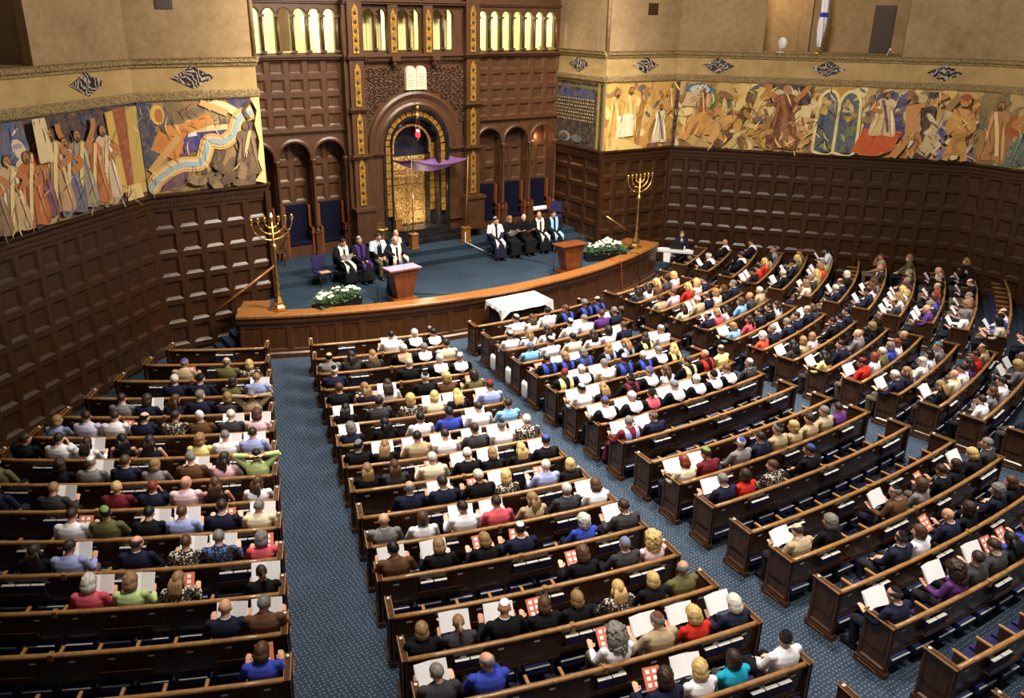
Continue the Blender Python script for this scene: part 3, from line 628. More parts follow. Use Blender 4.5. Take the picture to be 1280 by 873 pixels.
# rooms seen through the gallery openings
for nm, x0, x1, mat in (('left', -6.4, -2.55, 'room_wall'), ('right', 2.55, 6.4, 'room_wall'), ('centre', -2.5, 2.5, 'room_wall')):
    mb = MB(); mb.box(((x0 + x1) / 2, -8.6, 9.2), (x1 - x0, .1, 2.4)); mb.box(((x0 + x1) / 2, -10.0, 8.05), (x1 - x0, 2.9, .1)); mb.box(((x0 + x1) / 2, -10.0, 10.4), (x1 - x0, 2.9, .1))
    mb.box((x0, -10.0, 9.2), (.1, 2.9, 2.4)); mb.box((x1, -10.0, 9.2), (.1, 2.9, 2.4))
    struct('wall_gallery_' + nm, mb, M[mat])
mb = MB()      # pleated curtains behind the centre openings
for x in (-1.43, -.17, 1.15):
    n = 34; P = []
    for i in range(n + 1):
        xx = x - .55 + 1.1 * i / n; yy = -11.2 + .05 * sin(i * 1.9)
        P += [(xx, yy, 8.1), (xx, yy, 10.2)]
    mb.add(P, [(2 * i, 2 * i + 2, 2 * i + 3, 2 * i + 1) for i in range(n)], 0, True)
o = mb.build('gallery_curtain', M['curtain']); tag(o, 'pale yellow pleated curtain behind the gallery openings above the ark', 'curtain')
mb = MB(); mb.box((-3.55, -9.1, 8.85), (.62, .12, 1.4)); o = tag(mb.build('dark_cabinet', M['door']), 'dark doorway shape inside the lit room behind the left gallery arches', 'cabinet')
mb = MB(); mb.ell((-3.0, -9.6, 9.05), (.13, .08, .34), 16, 12); mb.lathe([(.12, 0), (.03, .03), (.02, .6)], (-3.0, -9.6, 8.1), 12)
tag(mb.build('floor_lamp', M['flame']), 'bright white oval lamp inside the left gallery arches', 'lamp')

# ark: stepped reveals with gold mosaic, gilded doors
ark = thing('ark', 'tall gilded ark doors in an arched mosaic frame at the centre of the wood wall', 'ark', (0, -10.95, 1.98))
def akid(name, mb, mats, par=None):
    o = mb.build(name, mats); o.parent = par or ark
    if par is None: o.location = (0, 10.95, -1.98)
    return o
mb = MB()
archring(mb, [(1.33, AY - .06), (1.24, AY - .08), (1.2, AY - .02), (1.2, AY + .3), (1.33, AY + .3)], ZC, 1.83)
archring(mb, [(1.0, AY + .02), (.93, AY + .02), (.92, AY + .6), (1.0, AY + .6)], ZC, 1.83)
archring(mb, [(1.2, AY + .12), (1.0, AY + .12), (1.0, AY + .3), (1.2, AY + .3)], ZC, 1.83)
archring(mb, [(.93, AY + .42), (.74, AY + .42), (.74, AY + .84), (.93, AY + .84)], ZC, 1.83)
akid('marble_surround', mb, M['marble_black'])
mb = MB()
ns = 15
for i in range(ns):
    archring(mb, [(1.19, AY + .04), (1.02, AY + .04), (1.02, AY + .14), (1.19, AY + .14)], ZC, 0, 0, 3, 0, PI * (i + .08) / ns, PI * (i + .92) / ns, False)
akid('mosaic_arch', mb, M['mosaic'])
for sx in (-1, 1):
    for x_, y_, w_ in ((1.105, AY + .07, .17), (.835, AY + .41, .15)):
        mb = MB()
        for i in range(9): mb.box((sx * x_, y_, 2.675 + i * .278), (w_, .12, .25))
        akid('mosaic_strip', mb, M['mosaic'])
mb = MB(); archring(mb, [(.8, AY + .36), (.72, AY + .34), (.72, AY + .44), (.8, AY + .44)], ZC - .1, 4.7, 0, 24); mb.box((0, -10.98, 4.47), (1.5, .08, .14)); akid('gold_valance', mb, M['golddoor'])
mb = MB(); mb.box((0, -10.88, 5.3), (1.9, .06, 1.8)); akid('tympanum', mb, M['bluemarble'])
for sx in (-1, 1):
    mb = MB(); mb.box((sx * .365, -10.95, 3.2), (.72, .06, 2.42))
    for j in range(5): mb.box((sx * .365, -10.99, 2.2 + .5 * j), (.56, .04, .34))
    for x in (.03, .7): mb.box((sx * x, -11.0, 3.2), (.04, .06, 2.42))
    for j in range(6): mb.box((sx * .365, -11.0, 1.97 + .5 * j - .01), (.7, .06, .04))
    for j in range(5):
        for a in (-.14, .14): mb.ell((sx * .365 + a, -11.01, 2.2 + .5 * j), (.09, .03, .09), 8, 6)
    akid('door', mb, M['golddoor'])
mb = MB(); mb.prism([(-1.3, -11.9), (1.3, -11.9), (1.3, -10.9), (-1.3, -10.9)], 1.83, 1.98); o = akid('sill', mb, M['marble_black'])
mb = MB()
for z0, yf, hwd in ((1.49, -12.22, 2.35), (1.66, -11.98, 2.05)):
    pts = [(hwd * sin(q), -11.4 - (abs(yf) - 11.4) * min(1, 1.35 * cos(q) ** .6 if cos(q) > 0 else 0)) for q in np.linspace(-PI / 2, PI / 2, 25)]
    mb.prism(pts, z0, z0 + .17)
struct('floor_ark_steps', mb, M['marble_black'], 'black marble steps in front of the ark')
mb = MB()
for i in range(4): mb.tube([(-1.62, AY - .03, 1.88), (-1.62, AY - .03, 2.2)], [(.27, .12), (.27, .12)], 24)
mb2 = MB(); mb2.lathe([(.24, 0), (.27, .04), (.25, .1), (.25, .34), (.27, .4), (.24, .42)], (-1.62, AY - .2, 1.83), 24)
tag(mb2.build('brass_urn_stand', M['brass']), 'polished brass drum at the foot of the wall left of the ark', 'stand')

# gold strips of the pilasters, each its own thing
def strip(x, y, z0, z1, label):
    mb = MB(); w_ = .11
    mb.extrude([(x - w_, y, z0), (x + w_, y, z0), (x + w_, y, z1 - .22), (x + .05, y, z1 - .08), (x, y, z1), (x - .05, y, z1 - .08), (x - w_, y, z1 - .22)], (0, -.03, 0), 0)
    k = int((z1 - z0) / .3)
    for i in range(k): 
        z = z0 + (i + .5) * (z1 - z0 - .15) / k; mb.ell((x, y - .03, z), (.055, .02, .075), 8, 6, 1)
    tag(mb.build('mosaic_panel', [M['mosaic'], M['door']]), label, 'mosaic panel', 'gold mosaic strips of the ark pilasters')
for sx, nm in ((-1, 'left'), (1, 'right')):
    for z0, z1, l in ((3.14, 4.76, 'lowest'), (4.93, 6.3, 'second'), (6.5, 7.9, 'third'), (8.2, 9.75, 'topmost')):
        strip(sx * 2.24, AY - .235, z0, z1, '%s pointed gold mosaic strip on the pilaster %s of the ark' % (l, nm))
strip(-.83, AY - .165, 8.2, 9.6, 'narrow mosaic strip between the left and middle gallery openings'); strip(.5, AY - .165, 8.2, 9.6, 'narrow mosaic strip between the middle and right gallery openings')

# carved scroll panels in the spandrels
for sx, nm in ((-1, 'left'), (1, 'right')):
    t = thing('carved_panel', 'openwork carved wooden scroll panel in the arch spandrel %s of the tablets' % nm, 'carving', (sx * 1.2, AY, 5.3))
    mb = MB(); rr = random.Random(3)
    for i in range(8):
        for j in range(12):
            x = .47 + (i + .5) * .185; z = 5.35 + (j + .5) * .215
            if math.hypot(x, z - ZC) < 2.0 or x > 1.93 or z > 7.82: continue
            R_ = .118; tw = rr.choice((-1, 1)); ph = rr.uniform(0, 6)
            pth = [(sx * (x + R_ * (1 - k / 19) * cos(ph + tw * k * .62)), AY - .035, z + R_ * 1.12 * (1 - k / 19) * sin(ph + tw * k * .62)) for k in range(16)]
            mb.tube(pth, .019, 6); mb.ell((sx * x, AY - .03, z), (.03, .03, .03), 6, 5)
    for z in (5.3, 7.84): 
        pass
    mb.tube([(sx * .44, AY - .02, 7.86), (sx * 1.95, AY - .02, 7.86), (sx * 1.95, AY - .02, 5.3)], .025, 6)
    o = mb.build('scrollwork', M['altar']); o.parent = t; o.location = -Vector(t.location)
tb = thing('stone_tablets', 'pale stone twin round-topped tablets above the ark arch', 'tablets', (0, AY, 6.95))
for sx in (-1, 1):
    mb = MB(); pts = [(sx * .2 - .19, AY, 6.97), (sx * .2 + .19, AY, 6.97), (sx * .2 + .19, AY, 7.5)] + [(sx * .2 + .19 * cos(q), AY, 7.54 + .22 * sin(q)) for q in np.linspace(0, PI, 12)] + [(sx * .2 - .19, AY, 7.5)]
    mb.extrude(pts, (0, -.16, 0)); rr = random.Random(5)
    for i in range(5):
        mb.tube([(sx * .2 - .12, AY - .165, 7.5 - i * .095), (sx * .2 + .12 - .05 * rr.random(), AY - .165, 7.5 - i * .095)], .014, 6)
    o = mb.build('tablet', M['tablet']); o.parent = tb; o.location = (0, -AY, -6.95)
lp = thing('eternal_lamp', 'glowing red hanging lamp in front of the ark arch', 'lamp', (-.05, AY - .25, 5.4))
mb = MB(); mb.lathe([(.02, 0), (.075, .04), (.095, .11), (.08, .18), (.05, .22)], (0, 0, -.06), 14); o = mb.build('glass', M['red_glass'], lp)
mb = MB(); mb.ell((0, 0, .17), (.05, .05, .06)); mb.build('flame', M['flame'], lp)
mb = MB(); mb.lathe([(.03, -.16), (.06, -.12), (.03, -.08), (.1, -.05)], (0, 0, 0), 12)
for q in range(3): mb.tube([(.1 * cos(q * 2.1), .1 * sin(q * 2.1), .16), (.02 * cos(q * 2.1), .02 * sin(q * 2.1), .86)], .006, 5)
mb.ell((0, 0, .95), (.07, .07, .1)); mb.ell((0, 0, 1.1), (.05, .05, .06)); mb.tube([(0, 0, .9), (0, 0, 1.12), (0, .25, 1.25)], .012, 6); mb.build('hanger', M['brass'], lp)

# built-in navy seats of the niches
for sx, nm in ((-1, 'left'), (1, 'right')):
    for i, c in enumerate((3.22, 4.45, 5.7)):
        t = thing('niche_seat', '%s navy high-backed seat in the niche arcade %s of the ark' % (('nearest to the ark', 'middle', 'outermost')[i], nm), 'seat', (sx * c, -11.42, 1.49), 0, 'navy seats in the ark wall niches')
        t['label'] = ('navy high-backed niche seat %s of the ark, ' % nm) + ('nearest to the gilded doors', 'middle one of three', 'farthest from the gilded doors')[i]
        mb = MB(); mb.box((0, .16, 1.12), (.8, .08, 1.3)); bevel(mb.build('backrest', M['navyseat'], t), .02)
        mb = MB(); mb.box((0, -.02, .46), (.8, .42, .12)); bevel(mb.build('seat', M['navyseat'], t), .03)
        mb = MB(); mb.box((0, 0, .2), (.88, .4, .4)); mb.build('base', M['altar'], t)
        for s in (-1, 1):
            mb = MB(); mb.box((s * .45, -.02, .5), (.09, .46, 1.0)); mb.box((s * .45, .1, 1.0), (.09, .2, 1.5)); mb.box((s * .45, -.06, .78), (.12, .42, .06)); mb.build('armrest', M['lect'], t)
mb = MB()
for i in range(9): mb.ell((5.42 + i * .07, -11.56, 2.08), (.06, .1, .1), 8, 6)
mb.box((5.7, -11.5, 2.05), (.6, .2, .12)); tag(mb.build('lace_cloth', M['white']), 'white ruffled cloth lying on the outermost niche seat right of the ark', 'cloth')

# ================================================================ FURNISHINGS
def menorah(x, label):
    t = thing('menorah', label, 'menorah', (x, -16.2, 1.362))
    mb = MB(); mb.prism([(cos(q) * .25, sin(q) * .25) for q in np.linspace(0, 2 * PI, 7)[:-1]], 0, .06)
    mb.lathe([(.2, .06), (.2, .1), (.14, .16), (.15, .24), (.09, .38), (.06, .46)], (0, 0, 0), 6, 0, False); mb.build('base', M['brass'], t)
    mb = MB(); mb.lathe([(.06, .44), (.09, .5), (.04, .56), (.05, .66), (.075, .74), (.04, .8), (.045, .95), (.07, 1.0), (.035, 1.06), (.03, 1.5), (.045, 1.56), (.03, 1.62), (.03, 1.78), (.09, 1.84), (.1, 1.9), (.05, 1.96), (.03, 2.0), (.03, 2.62)], (0, 0, 0), 14)
    mb.build('stem', M['brass'], t)
    for r in (.2, .39, .58):
        for s in (-1, 1):
            mb = MB(); zc = 2.62; pth = [(s * r * sin(q), 0, zc - r * .92 * cos(q)) for q in np.linspace(0, PI / 2, 14)]
            mb.tube(pth, .021, 8)
            for q in (.5, 1.0): mb.ell((s * r * sin(q), 0, zc - r * .92 * cos(q)), (.032, .032, .032), 8, 6)
            mb.lathe([(.022, 0), (.05, .03), (.06, .06), (.03, .09), (.05, .12), (.035, .15)], (s * r, 0, zc - .01), 10); mb.build('branch', M['brass'], t)
    mb = MB(); mb.lathe([(.022, 0), (.05, .03), (.06, .06), (.03, .09), (.05, .12), (.035, .15)], (0, 0, 2.61), 10); mb.build('cup', M['brass'], t)
    mb = MB(); mb.lathe([(.02, 0), (.025, .03), (.004, .1)], (0, 0, 2.76), 8); 
    if x < 0: mb.build('flame', M['flame'], t)
menorah(-6.87, 'tall brass seven-branched candelabrum on the left end of the platform rail, centre light lit'); menorah(6.87, 'tall brass seven-branched candelabrum on the right end of the platform rail')

def lectern(loc, label, light, rz):
    t = thing('lectern', label, 'lectern', loc, rz)
    mb = MB(); mb.box((0, 0, .05), (.78, .62, .1)); mb.box((0, 0, .115), (.66, .5, .03)); bevel(mb.build('base', M['lect'], t), .01)
    mb = MB(); b, tt = (.26, .2), (.42, .27); z0, z1 = .13, 1.0
    P = [(-b[0], -b[1], z0), (b[0], -b[1], z0), (b[0], b[1], z0), (-b[0], b[1], z0), (-tt[0], -tt[1], z1), (tt[0], -tt[1], z1), (tt[0], tt[1], z1), (-tt[0], tt[1], z1)]
    mb.add(P, [(3, 2, 1, 0), (4, 5, 6, 7), (0, 1, 5, 4), (1, 2, 6, 5), (2, 3, 7, 6), (3, 0, 4, 7)]); bevel(mb.build('column', M['lect'], t), .015)
    mb = MB(); mb.extrude([(-.55, -.33, 1.02), (.55, -.33, 1.02), (.55, .33, 1.0), (-.55, .33, 1.0)], (0, 0, .05)); bevel(mb.build('top', M['lect'], t), .012)
    if light:
        mb = MB(); mb.extrude([(-.52, -.3, 1.075), (.52, -.3, 1.075), (.52, .3, 1.055), (-.52, .3, 1.055)], (0, 0, .006)); mb.build('reading_surface', flat('lavender_cover', (150, 140, 176), .35), t)
    mb = MB(); mb.tube([(.1, .1, 1.05), (.12, .0, 1.3), (.1, .2, 1.42)], .008, 6); mb.ell((.1, .21, 1.43), (.02, .03, .02)); mb.build('microphone', M['black'], t)
lectern((-3.13, -16.72, BZ), 'tapered wooden lectern with pale top at which a speaker stands, left of platform', True, 0); lectern((3.13, -17.02, BZ), 'tapered brown wooden lectern standing unused on the right of the platform', False, 0)

def flowers(loc, rz, label, lean):
    t = thing('flower_box', label, 'flowers', loc, rz); rr = random.Random(lean)
    mb = MB(); mb.box((0, 0, .11), (1.5, .42, .22), 0, 0, 1.05); mb.box((0, 0, .235), (1.56, .46, .03)); mb.build('planter', M['black'], t)
    g = MB()
    for i in range(420):
        x = rr.uniform(-.78, .78); y = rr.uniform(-.28, .28); z = .24 + rr.random() ** .8 * .36 * (1 - .4 * abs(x)); a = rr.uniform(0, 6.3); e = rr.uniform(-.5, .9); L = rr.uniform(.07, .14); wd = L * .28
        d = Vector((cos(a) * cos(e), sin(a) * cos(e), sin(e))); sd = d.cross(Vector((0, 0, 1))).normalized() * wd; p = Vector((x, y, z))
        g.add([p, p + d * L * .5 + sd, p + d * L, p + d * L * .5 - sd], [(0, 1, 2, 3)])
    g.build('foliage', M['leaf'], t)
    nb = 30 if lean == 1 else 46
    for i in range(nb):
        b = MB(); x = rr.uniform(-.72, .72) if lean == 1 else rr.gauss(0, .3); y = rr.uniform(-.2, .25); z = .5 + rr.random() * (.12 if lean == 1 else .3) * (1 - abs(x)); R_ = rr.uniform(.045, .085)
        for k in range(7):
            a = k * .9; b.ell((x + R_ * .55 * cos(a), y + R_ * .55 * sin(a), z), (R_ * .55, R_ * .55, R_ * .3), 6, 4)
        b.ell((x, y, z + .02), (R_ * .4, R_ * .4, R_ * .4), 6, 4); b.build('flower', M['petal'], t)
flowers((-5.16, -16.42, BZ), .27, 'low planter of white flowers and green leaves beside the left lectern', 1); flowers((5.3, -16.32, BZ), -.3, 'planter heaped with white lilies on the right of the platform', 2)

# wedding-style canopy over the ark steps
PO = {'fl': (-.62, -12.62, 1.49), 'fr': (1.53, -12.7, 1.49), 'bl': (-.72, -11.55, 1.83), 'br': (1.2, -11.5, 1.83)}
cn = thing('canopy', 'purple cloth canopy sagging on four slender wooden poles before the ark', 'canopy', (.4, -12.1, 1.49))
TOP = {'fl': (-.64, -12.66, 4.70), 'fr': (1.62, -12.72, 4.6), 'bl': (-.97, -11.5, 4.6), 'br': (1.3, -11.45, 4.6)}
off = -Vector(cn.location)
mb = MB(); n = 16; P = []
for i in range(n + 1):
    for j in range(n + 1):
        u, v = i / n, j / n; a, b, c, d = (Vector(TOP[k]) for k in ('fl', 'fr', 'br', 'bl'))
        p = a * (1 - u) * (1 - v) + b * u * (1 - v) + c * u * v + d * (1 - u) * v
        p.z -= .42 * (4 * u * (1 - u)) ** .8 * (.45 + .55 * (4 * v * (1 - v))) + .06 * 4 * v * (1 - v); P.append(p)
F = [(i * (n + 1) + j, (i + 1) * (n + 1) + j, (i + 1) * (n + 1) + j + 1, i * (n + 1) + j + 1) for i in range(n) for j in range(n)]
o = mb.add(P, F, 0, True).build('cloth', M['purple_cloth'], cn, off)
m_ = o.modifiers.new('thick', 'SOLIDIFY'); m_.thickness = .012
for k in PO:
    mb = MB(); p0, p1 = Vector(PO[k]), Vector(TOP[k]); mb.tube([p0 + Vector((0, 0, .4)), p1 + Vector((0, 0, .06))], .018, 8); mb.build('pole', M['cap'], cn, off)
    mb = MB(); mb.box(p0 + Vector((0, 0, .28)), (.26, .26, .5)); mb.box(p0 + Vector((0, 0, .03)), (.32, .32, .06)); mb.box(p0 + Vector((0, 0, .54)), (.3, .3, .04)); bevel(mb.build('pedestal', M['capb'], cn, off), .008)

# white covered table between platform and first pew
t = thing('table', 'table under a white cloth standing below the platform rail', 'table', (-.1, -18.8, 0))
Q = [(-.98, -18.14), (.86, -18.14), (.84, -19.22), (-1.08, -19.22)]; o_ = Vector((.1, 18.8, 0))
mb = MB(); mb.prism([(x * .96, -18.68 + (y + 18.68) * .96) for x, y in Q], 1.12, 1.17); mb.build('tabletop', M['lect'], t, o_)
mb = MB(); mb.prism([(x * .9, -18.68 + (y + 18.68) * .9) for x, y in Q], 0, 1.1); mb.build('skirt', flat('black_table_skirt', (26, 20, 24), .8), t, o_)
mb = MB(); n = 12; ring = []
for i in range(4):
    a, b = Q[i], Q[(i + 1) % 4]
    for k in range(n): u = k / n; ring.append((a[0] + (b[0] - a[0]) * u, a[1] + (b[1] - a[1]) * u, i + u))
P = [(x, y, 1.19) for x, y, _ in ring]; cx_, cy_ = -.1, -18.68
for x, y, u in ring:
    c = min(abs(u - round(u)), .5) * 2; dr = .1 + (.25 * max(0, 1 - c * 3)); wv = .015 * sin(u * 20)
    L = math.hypot(x - cx_, y - cy_); k = 1 + (.02 + wv) / L; P.append((cx_ + (x - cx_) * k, cy_ + (y - cy_) * k, 1.19 - dr))
N = len(ring); o = mb.add(P, [tuple(range(N))] + [(i, (i + 1) % N, N + (i + 1) % N, N + i) for i in range(N)], 0, False).build('tablecloth', M['white'])
m_ = o.modifiers.new('thick', 'SOLIDIFY'); m_.thickness = .006
tag(o, 'white cloth with hanging corners draped over the table below the platform', 'tablecloth')

# chairs of the clergy
def chair(loc, rz, label):
    t = thing('stacking_chair', label, 'chair', loc, rz, 'navy stacking chairs on the platform')
    mb = MB(); mb.box((0, 0, .45), (.48, .46, .07)); bevel(mb.build('seat', M['purpseat'], t), .025)
    mb = MB(); mb.extrude([(-.22, -.22, .55), (.22, -.22, .55), (.23, -.28, .95), (-.23, -.28, .95)], (0, -.05, .01)); bevel(mb.build('backrest', M['purpseat'], t), .02)
    for sx in (-1, 1):
        for sy in (-1, 1):
            mb = MB(); mb.tube([(sx * .21, sy * .2, .42), (sx * .23, sy * .23, 0)], .012, 8); mb.build('leg', M['black'], t)
        mb = MB(); mb.tube([(sx * .21, -.2, .42), (sx * .21, -.24, .6), (sx * .21, -.29, .92)], .011, 8); mb.build('back_post', M['black'], t)
t = thing('wooden_armchair', 'dark wooden armchair behind the left candelabrum on the platform', 'chair', (-5.5, -12.15, 1.49), 2.8)
mb = MB(); mb.box((0, 0, .45), (.54, .5, .06)); bevel(mb.build('seat', M['altar'], t), .015)
mb = MB(); mb.extrude([(-.26, -.24, .5), (.26, -.24, .5), (.26, -.3, 1.1), (.1, -.31, 1.2), (-.1, -.31, 1.2), (-.26, -.3, 1.1)], (0, -.05, 0)); mb.build('backrest', M['altar'], t)
for sx in (-1, 1):
    for sy in (-1, 1):
        mb = MB(); mb.lathe([(.03, 0), (.022, .06), (.034, .16), (.022, .26), (.03, .43)], (sx * .24, sy * .21, 0), 10); mb.build('leg', M['altar'], t)
    mb = MB(); mb.tube([(sx * .27, -.24, .7), (sx * .28, .05, .7), (sx * .28, .22, .67)], .025, 8); mb.tube([(sx * .27, .18, .46), (sx * .28, .18, .68)], .02, 8); mb.build('armrest', M['altar'], t)
# piano keyboard
t = thing('keyboard', 'pale electric piano keyboard on a black stand in the right front corner', 'keyboard', (8.95, -16.2, 0), math.atan2(-1.13, 1.0))
mb = MB(); mb.box((0, 0, .93), (1.42, .34, .1)); bevel(mb.build('body', flat('silver_grey_case', (205, 205, 205), .4), t), .015)
mb = MB(); mb.box((0, -.1 + .2, .985), (1.2, .13, .015)); mb.build('keys', M['white'], t)
mb = MB(); mb.box((.1, .02, 1.13), (.6, .03, .26)); mb.build('music_rest', M['black'], t)
mb = MB(); mb.box((.36, -.05, 1.06), (.05, .03, .2)); mb.build('display', M['white'], t)
for s in (-1, 1):
    mb = MB(); mb.tube([(s * .5, 0, .88), (-s * .45, 0, .03)], .02, 8); mb.tube([(-s * .45, -.25, .02), (-s * .45, .25, .02)], .02, 8); mb.build('stand', M['black'], t)
mb = MB(); mb.extrude([(-.42, -.19, .88), (-.14, -.19, .88), (-.16, -.2, .5), (-.4, -.2, .52)], (0, .008, 0)); tag(mb.build('sheet', M['white'], None, t.location, t.rotation_euler[2]), 'white sheet hanging from the front of the keyboard', 'paper')
mb = MB(); mb.lathe([(.16, .44), (.17, .47), (.16, .5)], (0, 0, 0), 16); mb.tube([(0, 0, 0), (0, 0, .45)], .03, 8); mb.lathe([(.18, 0), (.18, .03), (.04, .05)], (0, 0, 0), 12)
tag(mb.build('stool', M['black'], None, (9.82, -15.72, 0)), 'black stool under the keyboard player', 'stool')

# microphone stands and cables
def mic(loc, label, h=1.25):
    t = thing('microphone_stand', label, 'microphone stand', loc)
    mb = MB(); mb.lathe([(.13, 0), (.13, .02), (.02, .04)], (0, 0, 0), 14); mb.build('base', M['black'], t)
    mb = MB(); mb.tube([(0, 0, .03), (0, 0, h)], .011, 8); mb.build('pole', M['black'], t)
    mb = MB(); mb.tube([(0, 0, h), (0, .18, h + .12)], .009, 6); mb.ell((0, .2, h + .13), (.025, .04, .025)); mb.build('microphone', M['black'], t)
mic((3.72, -16.95, BZ), 'black microphone stand just right of the unused lectern'); mic((2.5, -16.95, BZ), 'black microphone stand just left of the unused lectern', 1.05); mic((-3.9, -16.55, BZ), 'black microphone stand left of the speaker at the lectern', .75)
mb = MB(); mb.tube([(-2.7, -16.3, 1.17), (-1.9, -16.8, 1.165), (-1.2, -17.3, 1.165)], .012, 6); tag(mb.build('cable', M['black']), 'black cable running over the platform carpet from the speaker lectern', 'cable')
mb = MB(); mb.tube([(1.9, -13.5, 1.165), (2.4, -14.3, 1.165), (3.0, -15.4, 1.165), (3.1, -16.2, 1.165)], .012, 6); tag(mb.build('cable', M['black']), 'black cable running over the platform carpet towards the right lectern', 'cable')
mb = MB(); mb.tube([(1.42, -12.86, 1.9), (1.4, -12.86, 1.52), (1.45, -13.1, 1.5), (1.72, -13.55, 1.335), (2.0, -13.95, 1.17)], .014, 6); tag(mb.build('cable', M['white']), 'white cable trailing from the right canopy pedestal', 'cable')
mb = MB(); mb.tube([pol(17.7, .285, 1.37), pol(18.06, .29, 1.37), pol(18.09, .292, 1.3), pol(18.09, .297, .8), pol(18.1, .302, .3), pol(18.15, .31, .03)], .018, 6); tag(mb.build('cable', M['orange_cord']), 'orange cable hanging over the right part of the platform front', 'cable')
mb = MB(); mb.tube([pol(17.8, .352, 1.38), pol(18.07, .36, 1.38), pol(18.1, .362, 1.3), pol(18.1, .366, .5), pol(18.2, .372, .03)], .012, 6); tag(mb.build('cable', M['black']), 'thin black cable hanging over the platform front near the right candelabrum', 'cable')
# handrails of the side stairs
for sx, nm in ((-1, 'left'), (1, 'right')):
    t = thing('handrail', 'wooden stair handrail fixed to the panelled wall on the %s of the platform' % nm, 'handrail', (sx * 7.4, -14.8, 0))
    mb = MB(); a, b = Vector((-sx * -1.08, -.1, 1.1)), Vector((-sx * .95, -.1, 2.33)); mb.tube([a, b], .035, 10); mb.build('rail', M['capb'] if sx < 0 else M['brass'], t)
    for u in (.1, .5, .9):
        mb = MB(); p = a.lerp(b, u); mb.tube([p, p + Vector((0, .03, -.06)), p + Vector((0, .16, -.06))], .012, 6); mb.build('bracket', M['brass'], t)
# things in the right gallery niche
w = W['diagonal_right']; N0 = w.p(0, 0, 0)
ang = math.atan2(w.u.y, w.u.x)
fl = thing('flag', 'furled white flag with blue stripes on a thin pole in the right gallery niche', 'flag', w.p(5.0, 8.29, -.25))
mb = MB(); mb.tube([(0, 0, 0), (.03, 0, 2.9)], .018, 8); mb.ell((.03, 0, 2.92), (.04, .04, .06)); mb.lathe([(.16, 0), (.16, .04), (.03, .07)], (0, 0, 0), 12); mb.build('pole', M['brass'], fl)
mb = MB(); K = 20
def ring(z, r): return [(.05 + r * (1 + .35 * sin(3 * q + z * 3)) * cos(q), r * (1 + .35 * sin(3 * q + z * 3)) * sin(q), z) for q in np.linspace(0, 2 * PI, K + 1)[:-1]]
zz = [.25, .5, .8, 1.05, 1.25, 1.26, 1.42, 1.43, 1.8, 2.1, 2.2, 2.21, 2.32, 2.33, 2.6]; rr_ = [.06, .09, .12, .13, .125, .125, .12, .12, .1, .085, .08, .08, .075, .075, .05]
P = []
for z, r in zip(zz, rr_): P += ring(z, r)
o_ = len(P)
for i in range(len(zz) - 1): mb.add(P[i * K:(i + 2) * K], [(j, (j + 1) % K, K + (j + 1) % K, K + j) for j in range(K)], 1 if i in (5, 11) else 0, True)
mb.build('cloth', [M['flag_white'], M['flag_blue']], fl)
fn = thing('floodlight', 'white round floodlight standing in the right gallery niche left of the flag', 'light', w.p(3.75, 8.29, -.5))
mb = MB(); mb.ell((0, 0, .34), (.07, .17, .2), 14, 10, 0, Matrix.Rotation(.5, 3, 'Z')); mb.build('housing', M['plate'], fn)
mb = MB(); mb.tube([(0, 0, .0), (-.05, .1, .2), (0, 0, .36)], .03, 8); mb.box((0, .05, .02), (.2, .2, .04)); mb.build('stand', M['plate'], fn)
mb = MB(); w.slab(mb, 7.0, 7.75, 8.29, 10.0, -2.6, -2.52); w.slab(mb, 7.05, 7.7, 8.32, 9.95, -2.52, -2.5)
o = mb.build('gallery_door', M['door']); tag(o, 'narrow dark brown door at the right end of the gallery niche', 'door')
mb = MB(); mb.ell(w.p(7.5, 8.5, -.4), (.09, .05, .05), 10, 8); mb.tube([w.p(7.4, 8.29, -.4), w.p(7.45, 8.45, -.4)], .015, 6); tag(mb.build('spotlight', M['plate']), 'small white spotlight on the ledge before the dark niche door', 'light')
# ================================================================ PEWS
SECN = {'A': 'outer left block', 'B': 'inner left block', 'C': 'middle block', 'D': 'inner right block', 'E': 'outer right block'}
ORD = ['front', 'second', 'third', 'fourth', 'fifth', 'sixth', 'seventh', 'eighth', 'ninth', 'tenth', 'eleventh', 'twelfth', 'thirteenth', 'fourteenth', 'fifteenth', 'sixteenth', 'seventeenth', 'eighteenth']
def lim(sec, k):
    r = rk(k); e = [edge(i, r) for i in (1, 2, 3, 4)]
    wallR = {0: 10.86, 1: 11.67, 2: 12.61, 3: 13.54, 4: 14.45, 5: 15.2, 6: 15.9, 7: 16.66, 8: 17.45, 9: 18.1, 10: 18.2}.get(k, 18.6) / r
    wallL = {0: 10.69, 1: 11.47, 2: 12.35, 3: 13.2, 4: 13.95, 5: 14.7, 6: 15.5, 7: 16.2, 8: 16.9, 9: 17.6, 10: 17.9}.get(k, 18.1) / r
    return {'A': (-wallL, -e[3]), 'B': (-e[2], -e[1]), 'C': (-e[0], e[0]), 'D': (e[1], e[2]), 'E': (e[3], wallR)}[sec]
NROWS = {'A': 15, 'B': 17, 'C': 18, 'D': 15, 'E': 14}
arm_me = None
def arm_mesh():
    mb = MB(); mb.box((0, .2, .73), (.05, .38, .03)); mb.box((0, .19, .6), (.035, .33, .24), 0, 1); return mb.mesh('armrest', [M['cap'], M['pew']])
